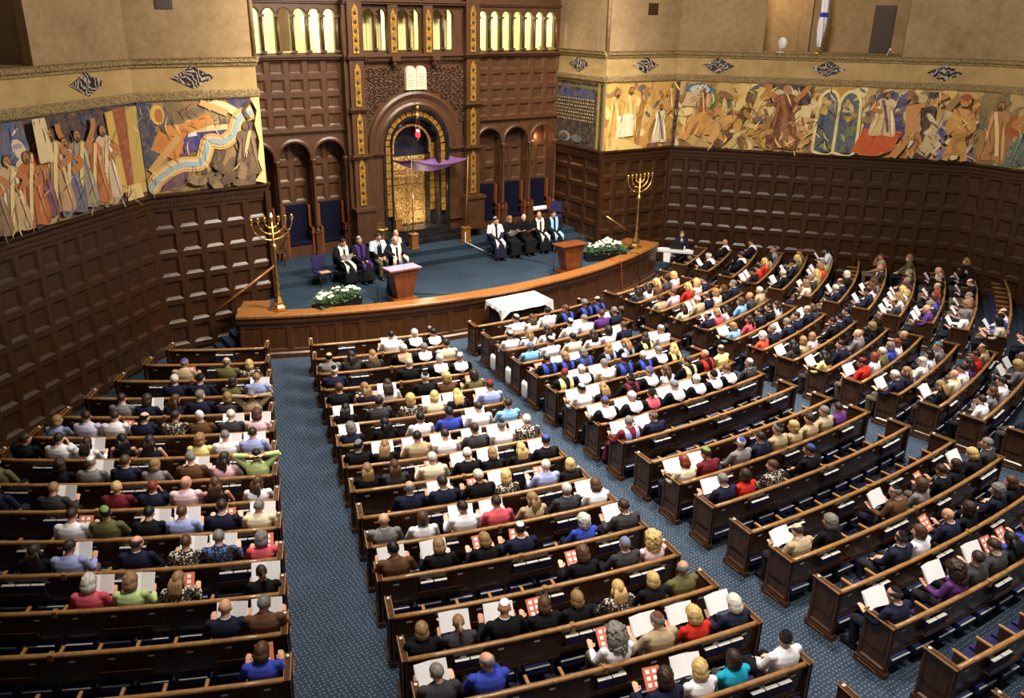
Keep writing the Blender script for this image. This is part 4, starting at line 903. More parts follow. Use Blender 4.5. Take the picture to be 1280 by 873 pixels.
def seat_mesh():
    mb = MB()
    P = [(-.25, .0, .40), (.25, 0, .40), (.25, .43, .42), (-.25, .43, .42), (-.25, .0, .47), (.25, 0, .47), (.25, .4, .49), (-.25, .4, .49)]
    mb.add(P, [(3, 2, 1, 0), (4, 5, 6, 7), (0, 1, 5, 4), (1, 2, 6, 5), (2, 3, 7, 6), (3, 0, 4, 7)])
    mb.box((0, .02, .27), (.4, .3, .13), 0, 2); mb.box((0, -.14, .33), (.4, .02, .018), 0, 1); mb.box((0, -.012, .42), (.5, .02, .02), 0, 2); return mb.mesh('seat', [M['purpseat'], M['plate'], flat('navy_box_cloth', (30, 38, 84), .6)])
ARM, SEAT = arm_mesh(), seat_mesh()
BOOKM = None
def book_mesh():
    mb = MB(); mb.box((0, 0, .11), (.22, .06, .22)); mb.box((0, 0, .223), (.215, .056, .014), 0, 1); return mb.mesh('prayer_book', [flat('navy_book_cloth', (30, 30, 62), .6), M['plate']])
BOOK = book_mesh()
PEOPLE_AT = {}
def pew(sec, k):
    r = rk(k); z = fz(r); a0, a1 = lim(sec, k); L = (a1 - a0) * r
    am = (a0 + a1) / 2; org = pol(r, am, z)
    t = thing('pew', 'curved wooden pew, %s from the platform in the %s' % (ORD[k] + (' row' if k == 0 else ''), SECN[sec]), 'pew', org, 0, 'pews of the %s' % SECN[sec])
    t['label'] = ('curved wooden front pew nearest the platform in the %s' if k == 0 else 'curved wooden pew, ' + ORD[k] + ' from the platform in the %s') % SECN[sec]
    off = -org
    def kid(name, mb, mats, par=t): 
        return mb.build(name, mats, par, off if par is t else None)
    st = .55 / r / 2
    ns = max(2, int(round(L / .56))); sw = (a1 - a0) / ns
    mb = MB()          # back with a small number plate for each seat
    mb.arc([(r - .045, .36), (r - .02, .36), (r + .015, .88), (r - .012, .88)], a0, a1, .025, 0, False, z)
    mb.arc([(r - .03, .355), (r - .005, .355), (r - .002, .375), (r - .03, .375)], a0, a1, .04, 0, False, z)
    for i in range(ns):
        a = a0 + sw * (i + .5); c = pol(r + .016, a, z + .79); u = Vector((cos(a), sin(a), 0)); n = Vector((sin(a), -cos(a), 0))
        mb.add([c - u * .045 - Vector((0, 0, .018)), c + u * .045 - Vector((0, 0, .018)), c + u * .045 + Vector((0, 0, .018)) + n * .002, c - u * .045 + Vector((0, 0, .018)) + n * .002], [(0, 1, 2, 3)], 1)
    kid('back', mb, [M['pew'], M['plate']])
    mb = MB(); mb.arc([(r - .035, .88), (r + .035, .88), (r + .042, .91), (r + .03, .94), (r - .02, .945), (r - .038, .92)], a0, a1, .02, 0, True, z)
    if L > 3.5:
        ajs = [(a0 + a1) / 2] if L < 7 else [a0 + (a1 - a0) / 3, a0 + (a1 - a0) * 2 / 3]
        for aj in ajs: mb.arc([(r - .045, .84), (r + .05, .84), (r + .05, .955), (r - .045, .955)], aj - .035 / r, aj + .035 / r, .01, 0, False, z)
    kid('top_rail', mb, M['cap'])
    mb = MB(); mb.arc([(r - .44, .33), (r - .06, .33), (r - .06, .40), (r - .44, .40)], a0, a1, .04, 0, False, z)
    for i in range(1, ns): 
        a = a0 + sw * i; w = Wall(tuple(pol(r - .3, a).xy), tuple(pol(r - .05, a).xy), (0, 0)); w.slab(mb, -.0, .25, z, z + .64, -.02, .02)
    kid('frame', mb, M['pew'])
    for a, s in ((a0, -1), (a1, 1)):      # end panels facing the aisles
        P0, P1 = pol(r - .47, a), pol(r + .06, a); c = (P0 + P1) / 2; ou = Vector((cos(a), sin(a), 0)) * s
        w = Wall(tuple((P0 + ou * .03).xy), tuple((P1 + ou * .03).xy), tuple((c + ou * 5).xy)); mb = MB()
        w.slab(mb, 0, w.L, z, z + .93, -.075, -.03); w.panel(mb, 0, w.L, z + .1, z + .93, 0, .05, .03); w.slab(mb, -.03, w.L + .03, z - .02, z + .1, -.09, .025)
        w.slab(mb, .05, w.L - .12, z + .035, z + .05, .02, .03, 1)
        e = kid('end_panel', mb, [M['pew'], M['cap']])
        mb = MB(); w.slab(mb, -.02, w.L + .01, z + .93, z + .95, -.085, .005); w.slab(mb, -.025, w.L + .01, z + .935, z + .955, .0, .015, 1); w.slab(mb, -.025, w.L + .01, z + .935, z + .955, -.09, -.08, 1); mb.lathe([(.03, 0), (.03, .02), (.015, .035)], w.p(.06, z + .95, -.04), 8, 2); kid('end_cap', mb, [M['pew'], M['cap'], M['plate']])
    for i in range(1, ns):
        o = put('armrest', ARM, t, pol(r - .01, a0 + sw * i, z) - org, a0 + sw * i)
    for i in range(ns):
        if sec in 'AE' and k > 9 and abs(a0 + sw * (i + .5)) * r > 17.5: continue
        o = put('seat', SEAT, t, pol(r - .07, a0 + sw * (i + .5), z) - org, a0 + sw * (i + .5))
    # rack of prayer books on the back of the pew
    nr = max(1, int(L / 1.6)); rr = random.Random(hash((ord(sec), k)) % 1000)
    for j in range(nr):
        a = a0 + (a1 - a0) * (j + .62) / nr; hw = .38 / r; racks = MB()
        racks.arc([(r + .01, .54), (r + .1, .54), (r + .1, .62), (r + .09, .62), (r + .09, .555), (r + .01, .555)], a - hw, a + hw, .01, 0, False, z); kid('book_rack', racks, M['pew'])
        nb = rr.choice((2, 2, 3))
        if sec == 'E' or (sec == 'D' and j % 2) or (sec == 'A' and k > 10): nb = 0
        if sec == 'C' and k < 4: nb = 1
        for q in range(nb):
            aa = a + (q - 1) * .235 / r
            if (sec == 'A' and k > 11) or k > 16: continue
            o = put('prayer_book', BOOK, None, pol(r + .06, aa, z + .555), aa)
            tag(o, 'navy prayer book racked behind %s pew of the %s' % (ORD[k], SECN[sec]), 'book', 'prayer books behind %s pew of the %s' % (ORD[k], SECN[sec]))
    return t
for sec in 'ABCDE':
    for k in range(NROWS[sec]): pew(sec, k)
for k in (2, 3, 4):     # hems of white gowns spilling into the aisle
    r = rk(k) - .66; a = lim('C', k)[0] - .0 / r; mb = MB(); K = 18
    P = []
    for z, rx, ry in ((.1, .04, .13), (.2, .055, .16), (.38, .06, .17), (.52, .05, .15), (.6, .02, .1)):
        for j in range(K):
            q = 2 * PI * j / K; w_ = 1 + .22 * sin(4 * q + z * 7); P.append((rx * w_ * cos(q), ry * w_ * sin(q), z))
    mb.add(P, [(i * K + j, i * K + (j + 1) % K, (i + 1) * K + (j + 1) % K, (i + 1) * K + j) for i in range(4) for j in range(K)] + [tuple(range(K)), tuple(4 * K + j for j in range(K))], 0, True)
    tag(mb.build('gown_hem', M['white'], None, pol(r, a, fz(r) - .06), a), 'white gown hem at the aisle end of %s pew, middle block' % ORD[k], 'garment', 'white gown hems beside the aisle')
# ================================================================ PEOPLE
PIV = Vector((0, -.012, 1.125)); HC = Vector((0, .018, .1))
def eul(pitch, yaw): return Matrix.Rotation(yaw, 3, 'Z') @ Matrix.Rotation(-pitch, 3, 'X')
def remeshed(mb, name, mats, vox, smooth=2, ratio=.35):
    o = mb.build('tmp', [mats[0]])
    m = o.modifiers.new('r', 'REMESH'); m.mode = 'VOXEL'; m.voxel_size = vox; m.use_smooth_shade = True
    m = o.modifiers.new('s', 'SMOOTH'); m.factor = .5; m.iterations = smooth
    if ratio < 1: m = o.modifiers.new('d', 'DECIMATE'); m.ratio = ratio
    bpy.context.view_layer.update()
    me = bpy.data.meshes.new_from_object(o.evaluated_get(bpy.context.evaluated_depsgraph_get()))
    me.name = name; old = o.data; bpy.data.objects.remove(o); bpy.data.meshes.remove(old)
    for p in me.polygons: p.use_smooth = True
    return me
ARMS = {   # right arm elbow, wrist, finger direction ; left arm is mirrored unless given
 'lap': [((.245, .06, .80), (.10, .27, .645), (-.5, .8, -.25))] * 2,
 'read': [((.26, .04, .80), (.215, .27, .80), (-.15, .75, .6))] * 2,
 'chin': [((.2, .17, .82), (.075, .16, 1.04), (-.2, -.1, 1)), ((.245, .06, .80), (.10, .27, .645), (-.5, .8, -.25))],
 'up': [((.37, .0, 1.24), (.12, -.06, 1.25), (-1, -.2, .1))] * 2,
 'stand': [((.25, -.02, 1.28), (.17, .26, 1.2), (-.3, .9, -.3))] * 2}
def arms(pose, dz):
    out = []
    for s, (e, w_, d) in zip((1, -1), ARMS[pose]):
        z = 0 if pose == 'stand' else 0
        out.append((Vector((s * .178, -.03, 1.035 + dz)), Vector((s * e[0], e[1], e[2])), Vector((s * w_[0], w_[1], w_[2])), Vector((s * d[0], d[1], d[2])).normalized(), s))
    return out
SIT_LEG = [Vector((.095, .03, .53)), Vector((.125, .45, .51)), Vector((.12, .42, .09))]
def legs(pose):
    if pose == 'stand': return [[Vector((s * .095, 0, .92)), Vector((s * .105, .02, .5)), Vector((s * .11, 0, .09))] for s in (1, -1)]
    return [[Vector((s * v.x, v.y, v.z)) for v in SIT_LEG] for s in (1, -1)]
TORSO = [(.46, .185, .145, .0), (.58, .18, .14, -.005), (.72, .165, .122, -.025), (.86, .178, .124, -.035), (.97, .188, .118, -.04), (1.045, .15, .095, -.036), (1.085, .085, .07, -.03), (1.12, .056, .055, -.02)]
STAND_DZ = .38
def torso(mb, grow, pose, cut=0):
    dz = STAND_DZ if pose == 'stand' else 0; n = 20; P = []
    T = TORSO[:len(TORSO) - cut]
    for z, rx, ry, cy in T:
        for j in range(n):
            q = 2 * PI * j / n; ex = abs(cos(q)) ** .85 * (1 if cos(q) > 0 else -1); ey = abs(sin(q)) ** .85 * (1 if sin(q) > 0 else -1)
            P.append(((rx + grow) * ex, cy + (ry + grow) * ey, z + dz))
    K = len(T); F = [(i * n + j, i * n + (j + 1) % n, (i + 1) * n + (j + 1) % n, (i + 1) * n + j) for i in range(K - 1) for j in range(n)] + [tuple(range(n - 1, -1, -1)), tuple((K - 1) * n + j for j in range(n))]
    mb.add(P, F)
def body(pose, pitch, yaw, ratio=.22):
    mb = MB(); dz = STAND_DZ if pose == 'stand' else 0; R = eul(pitch, yaw); piv = PIV + Vector((0, 0, dz))
    H = lambda v: piv + R @ (HC + Vector(v))
    torso(mb, -.014, pose)
    mb.tube([(0, -.025, 1.06 + dz), piv + Vector((0, .004, 0)), H((0, -.01, -.03))], [.056, .052, .05], 14)
    mb.ell(H((0, -.006, .022)), (.074, .094, .1), 20, 14, 0, R); mb.ell(H((0, .028, -.045)), (.056, .062, .075), 16, 12, 0, R)
    mb.ell(H((0, .066, -.094)), (.024, .022, .022), 10, 8, 0, R); mb.ell(H((0, .07, .03)), (.05, .022, .014), 10, 8, 0, R)
    mb.tube([H((0, .086, .022)), H((0, .1, -.005)), H((0, .112, -.024)), H((0, .092, -.036))], [.009, .011, .015, .012], 8)
    for s in (-1, 1): mb.ell(H((s * .075, -.002, -.012)), (.011, .022, .033), 8, 8, 0, R); mb.ell(H((s * .038, .058, -.02)), (.022, .022, .02), 8, 6, 0, R)
    for sh, el, wr, fd, s in arms(pose, dz):
        mb.ell(sh, (.05, .05, .05), 10, 8); mb.tube([sh, sh.lerp(el, .5), el], [.046, .043, .037], 10); mb.tube([el, el.lerp(wr, .4), wr], [.037, .036, .024], 10)
        pal = wr + fd * .05; side = fd.cross(Vector((0, 0, 1)));
        if side.length < .2: side = Vector((1, 0, 0))
        side.normalize(); nrm = side.cross(fd).normalized()
        mb.tube([wr, wr + fd * .03, wr + fd * .085], [(.024, .018), (.036, .017), (.04, .014)], 12, up=nrm)
        for k, (o_, L) in enumerate(((-.03, .066), (-.0105, .076), (.0105, .072), (.03, .056))):
            b = wr + fd * .08 + side * o_; c1 = b + fd * L * .5 - nrm * .006; c2 = c1 + (fd * .75 - nrm * .65).normalized() * L * .5
            mb.tube([b, c1, c2], [.0095, .009, .0078], 8)
        b = wr + fd * .025 + side * (-s * .03); mb.tube([b, b + (fd * .6 - side * s * .8).normalized() * .035, b + (fd * .9 - side * s * .4).normalized() * .066], [.012, .011, .009], 8)
    for hp, kn, an in legs(pose):
        mb.tube([hp, hp.lerp(kn, .5), kn], [.078, .066, .05], 12); mb.tube([kn, kn.lerp(an, .35), an], [.05, .05, .032], 12)
        mb.tube([an + Vector((0, -.04, -.045)), an + Vector((0, .06, -.05)), an + Vector((.0, .15, -.065))], [.035, .036, .022], 10)
    me = remeshed(mb, 'person', [M['skin']], .0072, 2, ratio)
    ex = MB()
    for s in (-1, 1): ex.ell(H((s * .031, .079, .008)), (.0145, .011, .009), 8, 6, 1, R); ex.ell(H((s * .031, .0875, .008)), (.0068, .005, .0068), 6, 5, 2, R)
    ex.ell(H((0, .087, -.062)), (.024, .008, .009), 10, 6, 3, R)
    e = ex.mesh('x', [M['skin'], M['eye'], M['iris'], M['lips']])
    bm = bmesh.new(); bm.from_mesh(me); bm.from_mesh(e)
    for m_ in (M['eye'], M['iris'], M['lips']): me.materials.append(m_)
    bm.to_mesh(me); bm.free(); bpy.data.meshes.remove(e); return me
def sleeves(mb, pose, kind):
    dz = STAND_DZ if pose == 'stand' else 0
    for sh, el, wr, fd, s in arms(pose, dz):
        g = .014 if kind == 'robe' else 0
        mb.ell(sh + Vector((0, 0, -.005)), (.068 + g, .064 + g, .062 + g), 12, 10)
        mb.tube([sh, sh.lerp(el, .5), el], [.064 + g, .058 + g * 1.5, .053 + g * 1.5], 12)
        if kind != 'short':
            end = wr.lerp(el, .04); mb.tube([el, el.lerp(wr, .5), end], [.053 + g * 1.5, .05 + g * 2, .04 + g * 3.2], 12)
def garment(pose, kind):
    mb = MB(); torso(mb, .008 if kind != 'robe' else .02, pose); sleeves(mb, pose, kind); dz = STAND_DZ if pose == 'stand' else 0
    if kind == 'bare':
        mb = MB(); torso(mb, .006, pose, 2)
        for s in (-1, 1): mb.tube([(s * .1, .075, .98 + dz), (s * .115, -.02, 1.07 + dz), (s * .1, -.14, .98 + dz)], (.022), 8)
    if kind == 'robe':
        if pose == 'stand': mb.tube([(0, 0, .95), (0, 0, .6), (0, .0, .12)], [(.2, .17), (.24, .2), (.3, .26)], 20, up=(0, 1, 0))
        else:
            mb.tube([(0, .0, .55), (0, .2, .57), (0, .44, .52)], [(.2, .11), (.21, .1), (.2, .085)], 18); mb.tube([(0, .44, .54), (0, .48, .3), (0, .5, .1)], [(.2, .09), (.21, .1), (.23, .12)], 18, up=(0, 1, 0))
    return remeshed(mb, kind, [M['cloth']], .0135, 3, .5)
def trousers(pose):
    mb = MB(); mb.ell((0, .0, .92 if pose == 'stand' else .54), (.18, .145, .12), 16, 10)
    for hp, kn, an in legs(pose):
        mb.tube([hp, hp.lerp(kn, .5), kn], [.1, .088, .074], 12); mb.ell(kn, (.074, .074, .074), 10, 8); mb.tube([kn, kn.lerp(an, .5), an], [.074, .068, .06], 12)
    return remeshed(mb, 'trousers', [M['cloth']], .016, 2, .5)
def shoe_mesh():
    mb = MB(); mb.tube([(0, -.055, .05), (0, .03, .052), (0, .12, .04), (0, .19, .032)], [(.036, .045), (.042, .048), (.044, .036), (.026, .022)], 12); mb.box((0, .06, .012), (.08, .26, .024)); return mb.mesh('shoe', flat('black_shoe_leather', (24, 22, 22), .35))
def sm(a, b, x): t_ = min(1, max(0, (x - a) / (b - a))); return t_ * t_ * (3 - 2 * t_)
def hair_mesh(style):
    rr = random.Random(ord(style)); ph = [rr.uniform(0, 6) for _ in range(9)]
    TH = dict(s=.07, B=.24, C=.3, A=.55, L=.2, P=.08, F=.07)[style]
    mb = MB(); n, m = 36, 24; P = []; F = []
    for i in range(m + 1):
        th = PI * i / m
        for j in range(n):
            a = 2 * PI * j / n; d = Vector((sin(th) * cos(a), sin(th) * sin(a), cos(th)))
            zt = (-.12 + .72 * max(d.y, 0) ** 1.3) if d.y > 0 else (-.12 + (.5 if style not in 'BCAL' else .65) * d.y)
            k = sm(zt - .1, zt + .1, d.z)
            if style == 'F': k *= 1 - sm(.42, .58, d.z + .15 * d.y)
            bump_ = .5 + .5 * sin(d.x * 9 + ph[0]) * sin(d.y * 8 + ph[1]) * sin(d.z * 8 + ph[2])
            b2 = .5 + .5 * sin(d.x * 21 + ph[3]) * sin(d.y * 19 + ph[4]) * sin(d.z * 23 + ph[5])
            tt = TH * (.75 + (.25 + (.5 if style in 'CA' else 0)) * bump_ + (.35 if style in 'CA' else .12) * b2)
            if style in 'BCAL': tt *= 1 - .45 * max(0, d.y)
            r = .9 + k * (.12 + tt)
            P.append(HC + Vector((d.x * .074 * r, -.006 + d.y * .094 * r, .022 + d.z * .1 * r + (-.01 if k < .3 else 0))))
    for i in range(m):
        for j in range(n): F.append((i * n + j, i * n + (j + 1) % n, (i + 1) * n + (j + 1) % n, (i + 1) * n + j))
    mb.add(P, F, 0, True)
    if style == 'L':
        for x in (-.062, -.03, 0, .03, .062):
            mb.tube([HC + Vector((x * .9, -.075, .03)), HC + Vector((x * 1.15, -.1, -.07)), HC + Vector((x * 1.25, -.105 - .01 * cos(x * 50), -.18)), HC + Vector((x * 1.1, -.12, -.27 + .03 * rr.random()))], [.03, .036, .033, .012], 10)
        for s in (-1, 1): mb.tube([HC + Vector((s * .066, -.01, .04)), HC + Vector((s * .086, -.015, -.05)), HC + Vector((s * .088, .0, -.15))], [.02, .026, .012], 10)
    if style in 'BCA':
        g = {'B': 1.14, 'C': 1.26, 'A': 1.8}[style]
        mb.ell(HC + Vector((0, -.055, -.045)), (.084 * g, .06 * g, .085 * g), 16, 12)
        for s in (-1, 1): mb.ell(HC + Vector((s * .066, -.012, -.04)), (.026 * g, .05 * g, .075 * g), 12, 10)
    if style == 'A':
        for q in range(60):
            a = rr.uniform(PI * 1.02, PI * 1.98); z = rr.uniform(-.24, .1); R_ = .125 - abs(z) * .12; mb.ell(HC + Vector((R_ * cos(a), -.03 + R_ * sin(a) * .9, z)), (.034, .034, .036), 7, 5)
    if style == 'P':
        mb.ell(HC + Vector((0, -.105, .02)), (.026, .03, .028), 10, 8); mb.tube([HC + Vector((0, -.11, .02)), HC + Vector((0, -.145, -.05)), HC + Vector((0, -.135, -.15)), HC + Vector((0, -.125, -.22))], [.018, .03, .028, .01], 10)
    return mb.mesh('hair', M['hair'])
def kippah_mesh():
    mb = MB(); n = 20; c = Vector((0, -.42, .9)).normalized(); u = Vector((1, 0, 0)); v = c.cross(u); P = []; K = 5
    for i in range(K + 1):
        th = math.radians(43) * i / K
        for j in range(n):
            a = 2 * PI * j / n; d = c * cos(th) + (u * cos(a) + v * sin(a)) * sin(th); r = 1.125 + .05 * (1 - i / K); P.append(HC + Vector((d.x * .074 * r, -.006 + d.y * .094 * r, .022 + d.z * .1 * r)))
    F = [(i * n + j, i * n + (j + 1) % n, (i + 1) * n + (j + 1) % n, (i + 1) * n + j) for i in range(K) for j in range(n)]
    mb.add(P, F, 0, True); o = len(P)
    mb.add(P[K * n:] + [HC + Vector((p - HC) * .93) for p in P[K * n:]], [(j, (j + 1) % n, n + (j + 1) % n, n + j) for j in range(n)], 0, True)
    return mb.mesh('skull_cap', M['cloth'])
def collar_mesh(dz):
    mb = MB(); mb.lathe([(.062, 1.085 + dz), (.066, 1.1 + dz), (.06, 1.125 + dz), (.056, 1.12 + dz), (.056, 1.085 + dz)], (0, -.018, 0), 18)
    mb.ell((0, .062, .985 + dz), (.052, .03, .1), 12, 10); mb.ell((0, .088, .96 + dz), (.02, .012, .1), 8, 8, 1)
    return mb.mesh('shirt_collar', [M['white'], M['door']])
def yoke(keep):
    mb = MB(); torso(mb, .03, 'lap'); T = MB()
    for sh, el, wr, fd, s in arms('lap', 0): mb.ell(sh, (.085, .082, .075), 12, 8)
    me = remeshed(mb, 'hood', [M['cloth']], .0125, 3, 1)
    bm = bmesh.new(); bm.from_mesh(me); bmesh.ops.delete(bm, geom=[v for v in bm.verts if not keep(abs(v.co.x), v.co.y, v.co.z)], context='VERTS'); bm.to_mesh(me); bm.free(); return me
def hood_mesh(): return yoke(lambda x, y, z: .04 + max(0, z - .98) * .25 < x < .165 and (z > .72 + .45 * x if y < .02 else z > .86) and z < 1.13)
def cowl_mesh(): return yoke(lambda x, y, z: (z > .9 + .6 * x if y < .02 else (z > .84 and .05 < x < .12)) and x < .15 and z < 1.14)
def stole_mesh(dz):
    mb = MB()
    for s in (-1, 1):
        pth = [(s * .02, -.115, 1.07 + dz), (s * .09, -.06, 1.115 + dz), (s * .1, .03, 1.1 + dz), (s * .09, .105, 1.0 + dz), (s * .085, .125, .82 + dz), (s * .09, .15, .68 + dz)]
        if dz == 0: pth += [(s * .1, .3, .645), (s * .11, .5, .6), (s * .11, .53, .4)]
        else: pth += [(s * .1, .17, .85)]
        mb.tube(pth, [(.055, .014)] * len(pth), 10, up=(0, -1, .2))
    return mb.mesh('stole', M['cloth'])
def shawl_mesh():
    mb = MB(); mb2 = MB(); torso(mb, .034, 'lap'); T = MB()
    for sh, el, wr, fd, s in arms('lap', 0): T.tube([sh, sh.lerp(el, .5), el], [.085, .082, .08], 12); T.ell(sh, (.085, .08, .07), 12, 8)
    mb.v += []; o = len(mb.v); mb.v += T.v; mb.f += [tuple(i + o for i in f) for f in T.f]; mb.m += T.m; mb.s += T.s
    me = remeshed(mb, 'prayer_shawl', [M['cloth']], .0135, 3, .5)
    bm = bmesh.new(); bm.from_mesh(me); bmesh.ops.delete(bm, geom=[v for v in bm.verts if v.co.z < .72 or (abs(v.co.x) < .05 + max(0, 1.1 - v.co.z) * .06 and v.co.y > .02)], context='VERTS'); bm.to_mesh(me); bm.free(); return me

BODY = {}
VAR = {'lap': [(.1, 0), (.12, .5), (.12, -.5)], 'read': [(.42, 0), (.34, .3), (.36, -.25)], 'chin': [(.12, .1), (.1, .5), (.1, -.45)], 'up': [(.0, .15)], 'stand': [(.3, 0)]}
for ps in VAR: BODY[ps] = [body(ps, *v) for v in VAR[ps]]
GAR = {(ps, kd): garment(ps, kd) for ps in VAR for kd in (('jacket', 'short', 'bare', 'robe') if ps in ('lap', 'read', 'chin') else ('jacket', 'robe'))}
TRO = {'sit': trousers('lap'), 'stand': trousers('stand')}; SHOE = shoe_mesh(); HAIR = {s: hair_mesh(s) for s in 'sBCALPF'}; KIP = kippah_mesh()
COLL = {0: collar_mesh(0), STAND_DZ: collar_mesh(STAND_DZ)}; HOOD = hood_mesh(); COWL = cowl_mesh(); STOLE = {0: stole_mesh(0), STAND_DZ: stole_mesh(STAND_DZ)}; SHAWL = shawl_mesh()
PRN = {}
for key in list(GAR):
    me = GAR[key].copy(); me.materials[0] = M['print']; PRN[key] = me
GC = dict(K=(20, 20, 24), N=(30, 32, 54), D=(58, 56, 60), G=(126, 122, 122), W=(232, 230, 236), L=(200, 196, 222), B=(150, 160, 208), S=(130, 182, 226), R=(56, 72, 172), A=(80, 120, 200), C=(222, 208, 180), T=(174, 154, 122), O=(98, 94, 58), n=(96, 66, 46), P=(230, 194, 204), c=(206, 86, 100), r=(190, 44, 36), M=(106, 34, 46), V=(92, 52, 116), Y=(234, 216, 146), a=(238, 90, 56), H=(186, 206, 140), t=(36, 160, 192), F=(214, 204, 186))
GN = dict(K='black', N='navy', D='charcoal', G='grey', W='white', L='lavender', B='periwinkle', S='turquoise', R='blue', A='indigo', C='cream', T='tan', O='olive', n='brown', P='pink', c='coral', r='red', M='maroon', V='purple', Y='yellow', a='orange', H='mint', t='teal', F='patterned')
HCOL = dict(k=(22, 19, 19), b=(50, 35, 27), m=(84, 58, 38), l=(146, 114, 76), y=(202, 170, 110), g=(122, 116, 110), G=(80, 74, 70), w=(206, 201, 190), r=(122, 56, 34), n=(60, 50, 46))
HN = dict(k='black', b='dark', m='brown', l='fair', y='blond', g='grey', G='grey', w='white', r='red', n='')
KC = dict(w=(236, 234, 236), k=(22, 22, 26), b=(66, 82, 156), V=(92, 74, 150), g=(112, 146, 84), r=(156, 36, 42), t=(16, 112, 132), G=(120, 120, 126), W=(224, 222, 226), S=(150, 166, 196), n=(112, 66, 50), c=(214, 172, 172), M=(96, 44, 54), B=(112, 124, 164), T=(170, 160, 140))
KN = dict(w='white', k='black', b='blue', V='purple', g='green', r='red', t='teal', G='grey', W='white', S='blue', n='brown', c='pink', M='maroon', B='grey', T='tan')
SK = [(214, 160, 130), (222, 172, 142), (206, 150, 120), (228, 182, 156), (196, 140, 108)]
prng = random.Random(11)
def setc(o, rgb): o.color = lin(rgb); return o
def dup_to(name, me, par, rgb, loc=None, rot=None):
    o = bpy.data.objects.new(name, me); COL.objects.link(o); o.parent = par; o.color = lin(rgb)
    if loc is not None: o.location = loc
    if rot is not None: o.rotation_euler = rot
    return o
def spec(tok):
    hs, kp, tp = tok[0], tok[1], tok[2]; fl = tok[3] if len(tok) > 3 else ''
    hood = None
    if 'h' in fl: i = fl.index('h'); hood = fl[i + 1]; fl = fl[:i] + fl[i + 2:]
    return hs, kp, tp, fl, hood
def pieces(tok, standing=False):
    # -> pose, body mesh, [(part name, mesh, colour, location, rotation)], skin
    hs, kp, tp, fl, hood = spec(tok)
    pose = 'stand' if standing else 'up' if 'u' in fl else 'read' if ('p' in fl or 'o' in fl) else 'chin' if 'c' in fl else 'lap'
    vi = 0
    V = VAR[pose]
    if len(V) > 1: vi = 2 if 'r' in fl else 1 if 'l' in fl else prng.choice((0, 0, 1, 2))
    dz = STAND_DZ if standing else 0; pit, yaw = V[vi]; R = eul(pit, yaw).to_euler(); piv = PIV + Vector((0, 0, dz))
    skin = prng.choice(SK)
    if hs[0] in 'kb' and hs[1] in 'LA' and prng.random() < .12: skin = (120, 80, 58)
    kind = 'robe' if (hood or 'q' in fl) else 'jacket'
    if kind == 'jacket' and 's' in fl: kind = 'bare' if hs[1] in 'LPBC' and tp in 'KNW' else 'short'
    if (pose, kind) not in GAR: kind = 'jacket'
    nm = {'robe': 'robe', 'bare': 'dress_top', 'short': 'shirt'}.get(kind, 'jacket' if ('j' in fl or tp in 'ND') else 'shirt')
    P = []; me = (PRN if tp in 'FA' else GAR)[pose, kind]; P.append((nm, me, GC[tp], None, None))
    P.append(('trousers', TRO['stand' if standing else 'sit'], prng.choice(((24, 24, 28), (30, 32, 48), (60, 56, 54), (100, 88, 70), (20, 20, 24), (40, 38, 44))) if kind != 'robe' else (20, 20, 24), None, None))
    if hs[1] != 'N': P.append(('hair', HAIR[hs[1]], HCOL[hs[0]], piv, R))
    if kp != '-': P.append(('skull_cap', KIP, KC[kp], piv, R))
    if 'j' in fl: P.append(('shirt_collar', COLL[dz], (255, 255, 255), None, None))
    if hood and not standing: P.append(('hood', COWL if hood in 'WTc' else HOOD, GC[hood], None, None))
    return pose, BODY[pose][vi], P, skin
def who(tok):
    hs, kp, tp, fl, hood = spec(tok)
    h = 'bald person' if hs[1] == 'N' else 'balding person' if hs[1] == 'F' else ('long ' if hs[1] in 'LA' else '') + HN[hs[0]] + '-haired person'
    s = h
    if kp != '-': s += ', ' + KN[kp] + ' cap'
    g = 'robe' if hood else 'jacket' if 'j' in fl else 'top'
    return s + ', ' + GN[tp] + ' ' + g
def make(tok, loc, rz, label, group, standing=False, scale=None, shoes=False, extra=()):
    pose, bm_, P, skin = pieces(tok, standing)
    o = bpy.data.objects.new('person', bm_); COL.objects.link(o); o.location = loc; o.rotation_euler[2] = rz; o.color = lin(skin)
    f = tok[0][1] in 'LPBCA'
    sc = (.95 if f else 1.0) * prng.uniform(.97, 1.03)
    o.scale = (scale, scale, scale) if scale else (sc * (1.17 if f else 1.22), sc * 1.16, sc * 1.06)
    tag(o, label, 'person', group)
    for nm, me, c, l_, r_ in list(P) + list(extra): dup_to(nm, me, o, c, l_, r_)
    if shoes:
        for hp, kn, an in legs('stand' if standing else 'lap'): dup_to('shoe', SHOE, o, (20, 20, 20), (an.x, an.y, 0))
    return o, pose
def booklet_mesh():
    mb = MB(); d = Vector((0, .55, .83)); c = Vector((0, .36, .88)); n = Vector((0, -.83, .55))
    for s in (-1, 1):
        for k in range(3):
            e = n * (.05 + .004 * k); P = [c - d * .13, c - d * .13 + Vector((s * (.2 - k * .006), 0, 0)) + e, c + d * .15 + Vector((s * (.2 - k * .006), 0, 0)) + e, c + d * .15]
            P = [p + n * .003 * k for p in P]; mb.add(P, [(0, 1, 2, 3)])
        mb.add([c + d * .09 + Vector((s * .135, 0, 0)) + n * .047, c + d * .09 + Vector((s * .16, 0, 0)) + n * .052, c + d * .13 + Vector((s * .16, 0, 0)) + n * .052, c + d * .13 + Vector((s * .135, 0, 0)) + n * .047], [(0, 1, 2, 3)], 1)
    return mb.mesh('service_booklet', [M['paper'], flat('grey_print', (150, 148, 152), .7)])
